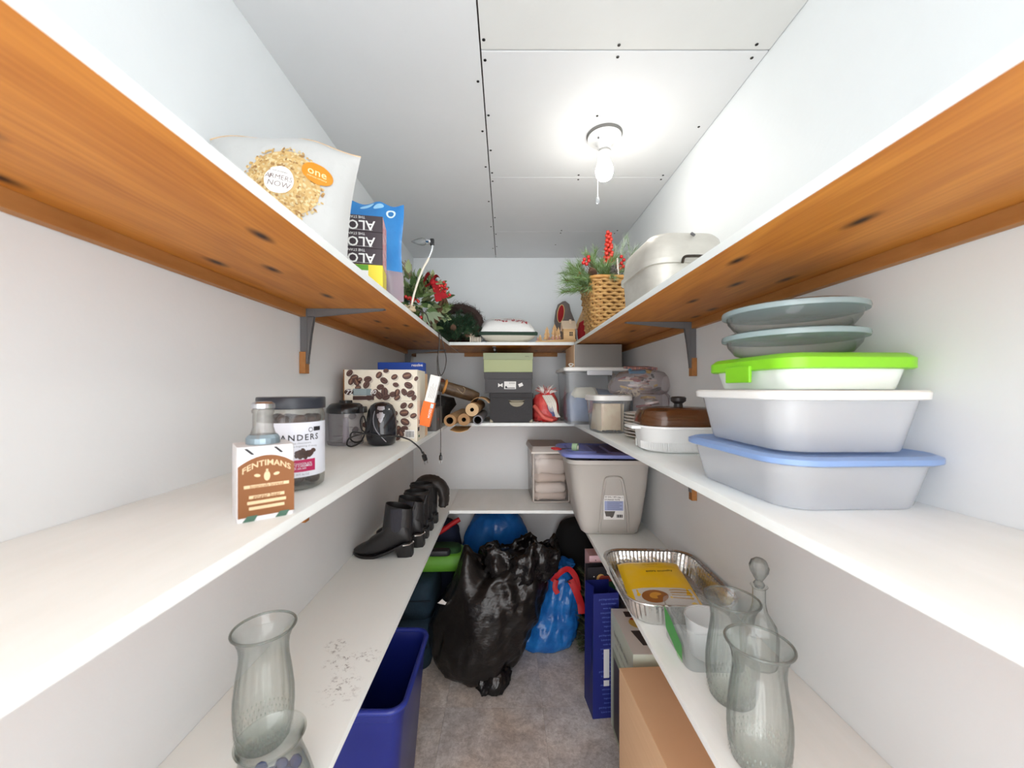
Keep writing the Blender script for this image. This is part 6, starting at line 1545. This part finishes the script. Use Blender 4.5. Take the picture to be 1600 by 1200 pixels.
# green soft case on dark teal bundles
teal = mat('teal_canvas', (26, 46, 62), .8, var=(14, (34, 60, 76), .25), bump=(90, .2))
for k, (x, y, z, w, d, h, lab) in enumerate(((-.505, 2.20, 0.0005, .21, .34, .25, 'bottom dark teal canvas bundle under the low shelf'), (-.50, 2.222, .252, .215, .32, .20, 'dark teal canvas bundle between green case and bottom bundle'))):
    t = thing('canvas_bundle', lab, 'bundle', (x, y, z), .0, 'teal canvas bundles')
    o = MB().loft([rr(w*.9, d*.9, .06, 0, 8), rr(w, d, .07, h*.25, 8), rr(w*1.01, d*1.01, .07, h*.7, 8), rr(w*.93, d*.93, .06, h*.97, 8), rr(w*.6, d*.6, .05, h, 8)]).build('canvas', teal, t, smooth=180); crumple(o, .02, 9, k+2, keep=lambda c: min(1, max(0, c.z/.04))*min(1, max(0, (h-c.z)/.04)))
    MB().tube([(-w/2*.9, -d/2*1.0, h*.55), (w/2*.9, -d/2*1.02, h*.55)], .005, 6).build('seam', mat('teal_seam', (18, 34, 48), .8), t)
t = thing('paper_tag', 'small white paper tag tucked between black bag and teal bundle', 'tag', (-.325, 1.985, .40), rot=(.9, .4, .5))
MB().add([(-.03, -.01, 0), (.015, -.012, 0), (.035, .02, 0), (.02, .0, .0), (-.005, .012, 0), (-.03, -.01, .001), (.015, -.012, .001), (.035, .02, .001), (.02, .0, .001), (-.005, .012, .001)], [(4, 3, 1, 0), (3, 2, 1), (5, 6, 8, 9), (6, 7, 8), (0, 1, 6, 5), (1, 2, 7, 6), (2, 3, 8, 7), (3, 4, 9, 8), (4, 0, 5, 9)]).build('paper', paper_white, t)
t = thing('green_case', 'bright green soft case with black handle on the teal bundles', 'case', (-.412, 2.272, .455), .04)
gm = mat('case_green', (112, 178, 58), .5, var=(8, (92, 156, 50), .25))
o = MB().loft([rr(.33, .15, .05, 0, 8), rr(.37, .19, .06, .012, 8), rr(.38, .20, .06, .05, 8), rr(.36, .18, .055, .085, 8), rr(.33, .15, .05, .095, 8)]).build('case_body', gm, t, smooth=60); crumple(o, .008, 14, 1)
o = MB().loft([rr(.30, .13, .045, .094, 8), rr(.29, .12, .045, .115, 8), rr(.25, .08, .03, .125, 8)]).build('mesh_top', mat('case_mesh', (36, 74, 40), .8, bump=(300, .4)), t, smooth=60)
MB().loft([rr(.16, .05, .02, 0, 6), rr(.17, .058, .024, .014, 6), rr(.16, .05, .02, .028, 6), rr(.13, .03, .012, .032, 6)]).build('handle', mat('handle_rubber', (40, 42, 46), .45), t, smooth=50, loc=(.01, -.075, .098))
t, o = sack('cloth_bundle', 'navy cloth bundle with a red strap against the back wall', (-.435, 2.47, 0), [(0, .10, .05, 0, 0), (.02, .13, .08, 0, 0), (.3, .14, .085, 0, 0), (.55, .14, .085, 0, 0), (.64, .11, .07, 0, 0), (.67, .03, .03, 0, 0)], mat('cloth_navy', (30, 38, 62), .85), .03, 9, 4, 'cloth', 48)
t['category'] = 'bundle'
MB().tube(smooth_path([(.0, -.10, .60), (.05, -.10, .63), (.11, -.09, .67), (.15, -.08, .69)], 5), .016, 7).build('strap', red_m, t, smooth=60)
t, o = sack('black_sack', 'soft black cloth sack in the corner behind the pine branches', (.49, 2.475, 0), [(0, .10, .05, 0, 0), (.02, .15, .08, 0, 0), (.3, .16, .085, 0, 0), (.52, .165, .085, -.005, 0), (.62, .14, .08, -.01, 0), (.66, .08, .06, -.02, 0), (.668, .02, .02, -.02, 0)], mat('cloth_black', (14, 13, 14), .9), .012, 6, 1, 'cloth', 48)
# artificial pine branches
random.seed(77)
t = thing('pine_branches', 'dark artificial Christmas tree branches standing in the corner', 'branches', (.548, 2.215, 0))
mb = MB()
for k in range(46):
    a = random.uniform(0, 2*PI); p = (.03*math.cos(a), .03*math.sin(a), random.uniform(.05, .40))
    d = Vector((math.cos(a)*.4-.2, math.sin(a)*.22-.03, random.uniform(.35, 1.1)))
    needles(mb, p, d, random.uniform(.14, .22), .03, 110, .6, .0011, .0022, random.choice((0, 0, 1)), 2, .15)
for k in range(16):
    a = random.uniform(2.4, 4.6); needles(mb, (-.03, -.03, random.uniform(.03, .12)), (math.cos(a), math.sin(a), random.uniform(-.1, .15)), .10, .03, 80, .6, .0011, .002, random.choice((0, 1)), 2, .1)
mb.tube([(0, 0, 0.001), (.01, 0, .45)], .012, 8, 2)
mb.build('needles', [mat('branch_green', (38, 54, 36), .7), mat('branch_olive', (70, 84, 54), .7), twig], t)

# --- blue bin
bin_m = mat('bin_blue', (22, 34, 112), .32, var=(6, (26, 40, 122), .3))
t = thing('recycling_bin', 'open royal-blue plastic bin under the low shelf', 'bin', (-.463, 1.375, 0), 0)
W, D, H = .295, .405, .52
secs = [rr(W-.10, D-.07, .03, .001, 6), rr(W-.09, D-.06, .035, .012, 6), rr(W-.012, D-.012, .045, H-.045, 6), rr(W-.008, D-.008, .046, H-.043, 6), rr(W-.004, D-.004, .047, H-.012, 6)]
MB().loft(secs+[rr(W-.008, D-.008, .046, H-.004, 6), rr(W-.016, D-.016, .043, H-.012, 6), rr(W-.024, D-.024, .042, H-.05, 6), rr(W-.10, D-.07, .03, .008, 6)], 0, True, True).build('tub', bin_m, t, smooth=35)
rim = [Vector(p) for p in rr(W-.002, D-.002, .047, H-.008, 6)]; rim.append(rim[0]); MB().tube(rim, .0095, 8, cap=False).build('rim', mat('bin_rim', (40, 54, 140), .3), t, smooth=60)
mb = MB()
for (x, z) in ((.03, .44), (.06, .42), (.055, .36), (.02, .31)): mb.add([(x, -D/2+.004, z), (x+.006, -D/2+.004, z), (x+.004, -D/2+.003, z+.018)], [(0, 1, 2)])

# --- blue shopping bag, gift bag and card
navy = mat('bag_navy', (24, 34, 112), .5); navy_tx = mat('bag_navy_text', (104, 124, 206), .5)
t = thing('shopping_bag', 'blue paper shopping bag with rows of small print and white mark', 'bag', (.452, 1.812, 0), .1)
w, d, h = .125, .125, .57
def bagring(s, z): return [(-w/2*s, -d/2*s, z), (w/2*s, -d/2*s, z), (w/2*s, d/2*s, z), (-w/2*s*.98, 0*s, z), (-w/2*s, d/2*s, z)]
def bring2(z, k, side_in): return [(-w/2*k, -d/2, z), (w/2*k, -d/2, z), (w/2*k-side_in, 0, z), (w/2*k, d/2, z), (-w/2*k, d/2, z), (-w/2*k+side_in, 0, z)]
o = MB().loft([bring2(.001, 1, 0), bring2(.07, 1, .001), bring2(.2, .99, .012), bring2(.4, .97, .02), bring2(h, .95, .024)], 0, True, False).build('paper', navy, t, smooth=10)
mb = MB(); f = lambda a, b: Vector((a, -d/2-.0008, b)); random.seed(5)
words = ['la joie de vivre', 'good things inside', 'discover', 'imagine', 'read more', 'smile', 'create', 'wonder']
for k in range(26):
    vs, fs = text2d(words[k % 8]+' '+words[(k+3) % 8], .0125, .0)
    q = [(x*.62, y) for x, y in vs]; vs2 = [(x+.012, y+.03+.0205*k) for x, y in q]
    vs2 = [(max(-w*.47, min(w*.47, x)), y) for x, y in vs2]; lay(mb, vs2, fs, f, 0)
mb.build('small_print', navy_tx, t)
f2 = lambda a, b: Vector((a, -d/2-.0014, b)); mb = MB()
vs, fs = rect2d(-.012, .185, .014, .315); lay(mb, vs, fs, f2, 0); vs, fs = rect2d(-.012, .148, .014, .174); lay(mb, vs, fs, f2, 0); mb.build('white_mark', mat('mark_white', (214, 216, 220), .5), t)
t = thing('gift_bag', 'dark holiday gift bag with green band beside the blue shopping bag', 'bag', (.470, 1.905, 0), .1)
MB().loft([[(-.065, -.025, z), (.075, -.025, z), (.075, .04, z), (-.065, .04, z)] for z in (.001, .46)], 0, True, False).build('paper', mat('gift_dark', (36, 34, 40), .5), t)
MB().box((.005, -.0055, .535), (.14, .001, .17)).box((.005, .04, .535), (.14, .001, .17)).build('upper_panel', mat('gift_dark', (36, 34, 40), .5), t)
mb = MB(); f = lambda a, b: Vector((a, -.0068, b)); f2 = lambda a, b: Vector((a, -.0076, b))
vs, fs = [(-.065, .475), (-.01, .46), (.04, .49), (.075, .48), (.075, .545), (-.065, .545)], [(0, 1, 2, 3, 4, 5)]; lay(mb, vs, fs, f, 0)
vs, fs = rect2d(.0, .548, .06, .575); lay(mb, vs, fs, f, 1); vs, fs = oval2d(.0, .562, .022, .024); lay(mb, vs, fs, f, 2); vs, fs = oval2d(.008, .560, .018, .020); lay(mb, vs, fs, f2, 1); vs, fs = oval2d(.05, .585, .022, .010, -.4); lay(mb, vs, fs, f2, 3)
for (x, z) in ((-.035, .575), (-.03, .528), (-.04, .498)): vs, fs = oval2d(x, z, .003, .003); lay(mb, vs, fs, f2, 3)
mb.build('print', [mat('gift_green', (30, 84, 44), .5), mat('gift_red', (150, 62, 50), .5), mat('gift_tan', (206, 164, 96), .5), ink_white], t)
t = thing('pink_box', 'pale pink box standing behind the gift bag', 'box', (.487, 2.005, 0), .05)
MB().box((0, 0, .325), (.125, .09, .65), bev=.001).build('box_body', mat('box_pink', (222, 186, 192), .5), t); MB().box((-.03, -.0455, .627), (.005, .001, .005)).build('dot', ink_black, t)

# --- appliance box
t = thing('appliance_box', 'white and pale green appliance box with food photo on top', 'box', (.605, 1.578, 0), .0)
W, D, H = .262, .30, .513
mint = mat('box_mint', (206, 216, 200), .5); o = MB().box((0, 0, H/2), (W, D, H), bev=.0012).build('box_body', [mint, mat('box_white', (228, 230, 226), .5)], t)
for p in o.data.polygons:
    if p.normal.z > .9: p.material_index = 1
mb = MB(); ft = lambda a, b: Vector((a, b, H+.0008)); ft2 = lambda a, b: Vector((a, b, H+.0013)); ft3 = lambda a, b: Vector((a, b, H+.0018))
vs, fs = rect2d(-.085, .085, .02, .125); lay(mb, vs, fs, ft, 0)
vs, fs = oval2d(-.03, .045, .055, .042, .1, 18); lay(mb, vs, fs, ft, 1)
random.seed(8)
for k in range(26): vs, fs = oval2d(-.03+random.gauss(0, .024), .048+random.gauss(0, .016), .009, .006, random.random()*3, 8); e = H+.0012+.00002*k; lay(mb, vs, fs, lambda a, b: Vector((a, b, e)), random.choice((2, 3, 1)))
vs, fs = [(-.095, -.01), (-.075, -.10), (.06, -.10), (.06, -.005)], [(0, 1, 2, 3)]; lay(mb, vs, fs, ft, 0)
for k in range(3): vs, fs = rect2d(-.06+.022*k, -.045, -.048+.022*k, -.041); lay(mb, vs, fs, ft2, 4)
vs, fs = text2d('AIR', .02, .004); lay(mb, shift(vs, -.04, -.075), fs, ft2, 4)
mb.tube([(.012+.018*math.cos(a), -.055+.018*math.sin(a), H+.0012) for a in [2*PI*i/20 for i in range(21)]], .0012, 4, 4)
mb.build('top_print', [mat('print_charcoal', (66, 60, 60), .5), mat('print_yellow', (216, 186, 96), .5), mat('print_red', (190, 84, 44), .5), mat('print_amber', (220, 160, 60), .5), mat('ink_silver', (190, 188, 186), .5)], t)
mb = MB(); f = lambda a, b: Vector((-W/2-.0008, -a, b)); f2 = lambda a, b: Vector((-W/2-.0014, -a, b))
vs, fs = rect2d(-.12, .0, .15, .36); lay(mb, vs, fs, f, 0)
vs, fs = rect2d(-.10, .02, .04, .33); lay(mb, vs, fs, f2, 1)
for k in range(3): vs, fs = oval2d(.08, .30-.06*k, .05, .022, 0, 14); lay(mb, vs, fs, f2, 2+k % 2)
vs, fs = text2d('family size oven', .03, .004); lay(mb, shift(vs, .0, .44), fs, f2, 4)
vs, fs = text2d('crisp - bake - toast', .02, .002); lay(mb, shift(vs, .0, .40), fs, f2, 4)
mb.build('side_print', [mat('print_sage', (160, 172, 150), .5), mat('print_charcoal', (66, 60, 60), .5), mat('print_red', (190, 84, 44), .5), mat('print_amber', (220, 160, 60), .5), mat('ink_dusk', (120, 128, 116), .5)], t)
# --- brown shipping box
t = thing('shipping_box', 'plain brown cardboard shipping box beside the appliance box', 'box', (.545, 1.135, 0), .05)
W, D, H = .25, .50, .50
MB().box((0, 0, H/2), (W, D, H), bev=.002).build('box_body', kraft, t)

# berries, print and ribs too fine to pick apart singly
for o in bpy.data.objects:
    if o.type == 'MESH' and o.name.split('.')[0] in ('berries', 'ribbing', 'needles', 'paper_shreds', 'popcorn_print', 'small_print', 'cut_facets', 'dried_grass', 'dried_flower', 'fir_filling', 'pine_sprigs', 'frosted_sprigs', 'twigs'):
        o['kind'] = 'stuff'
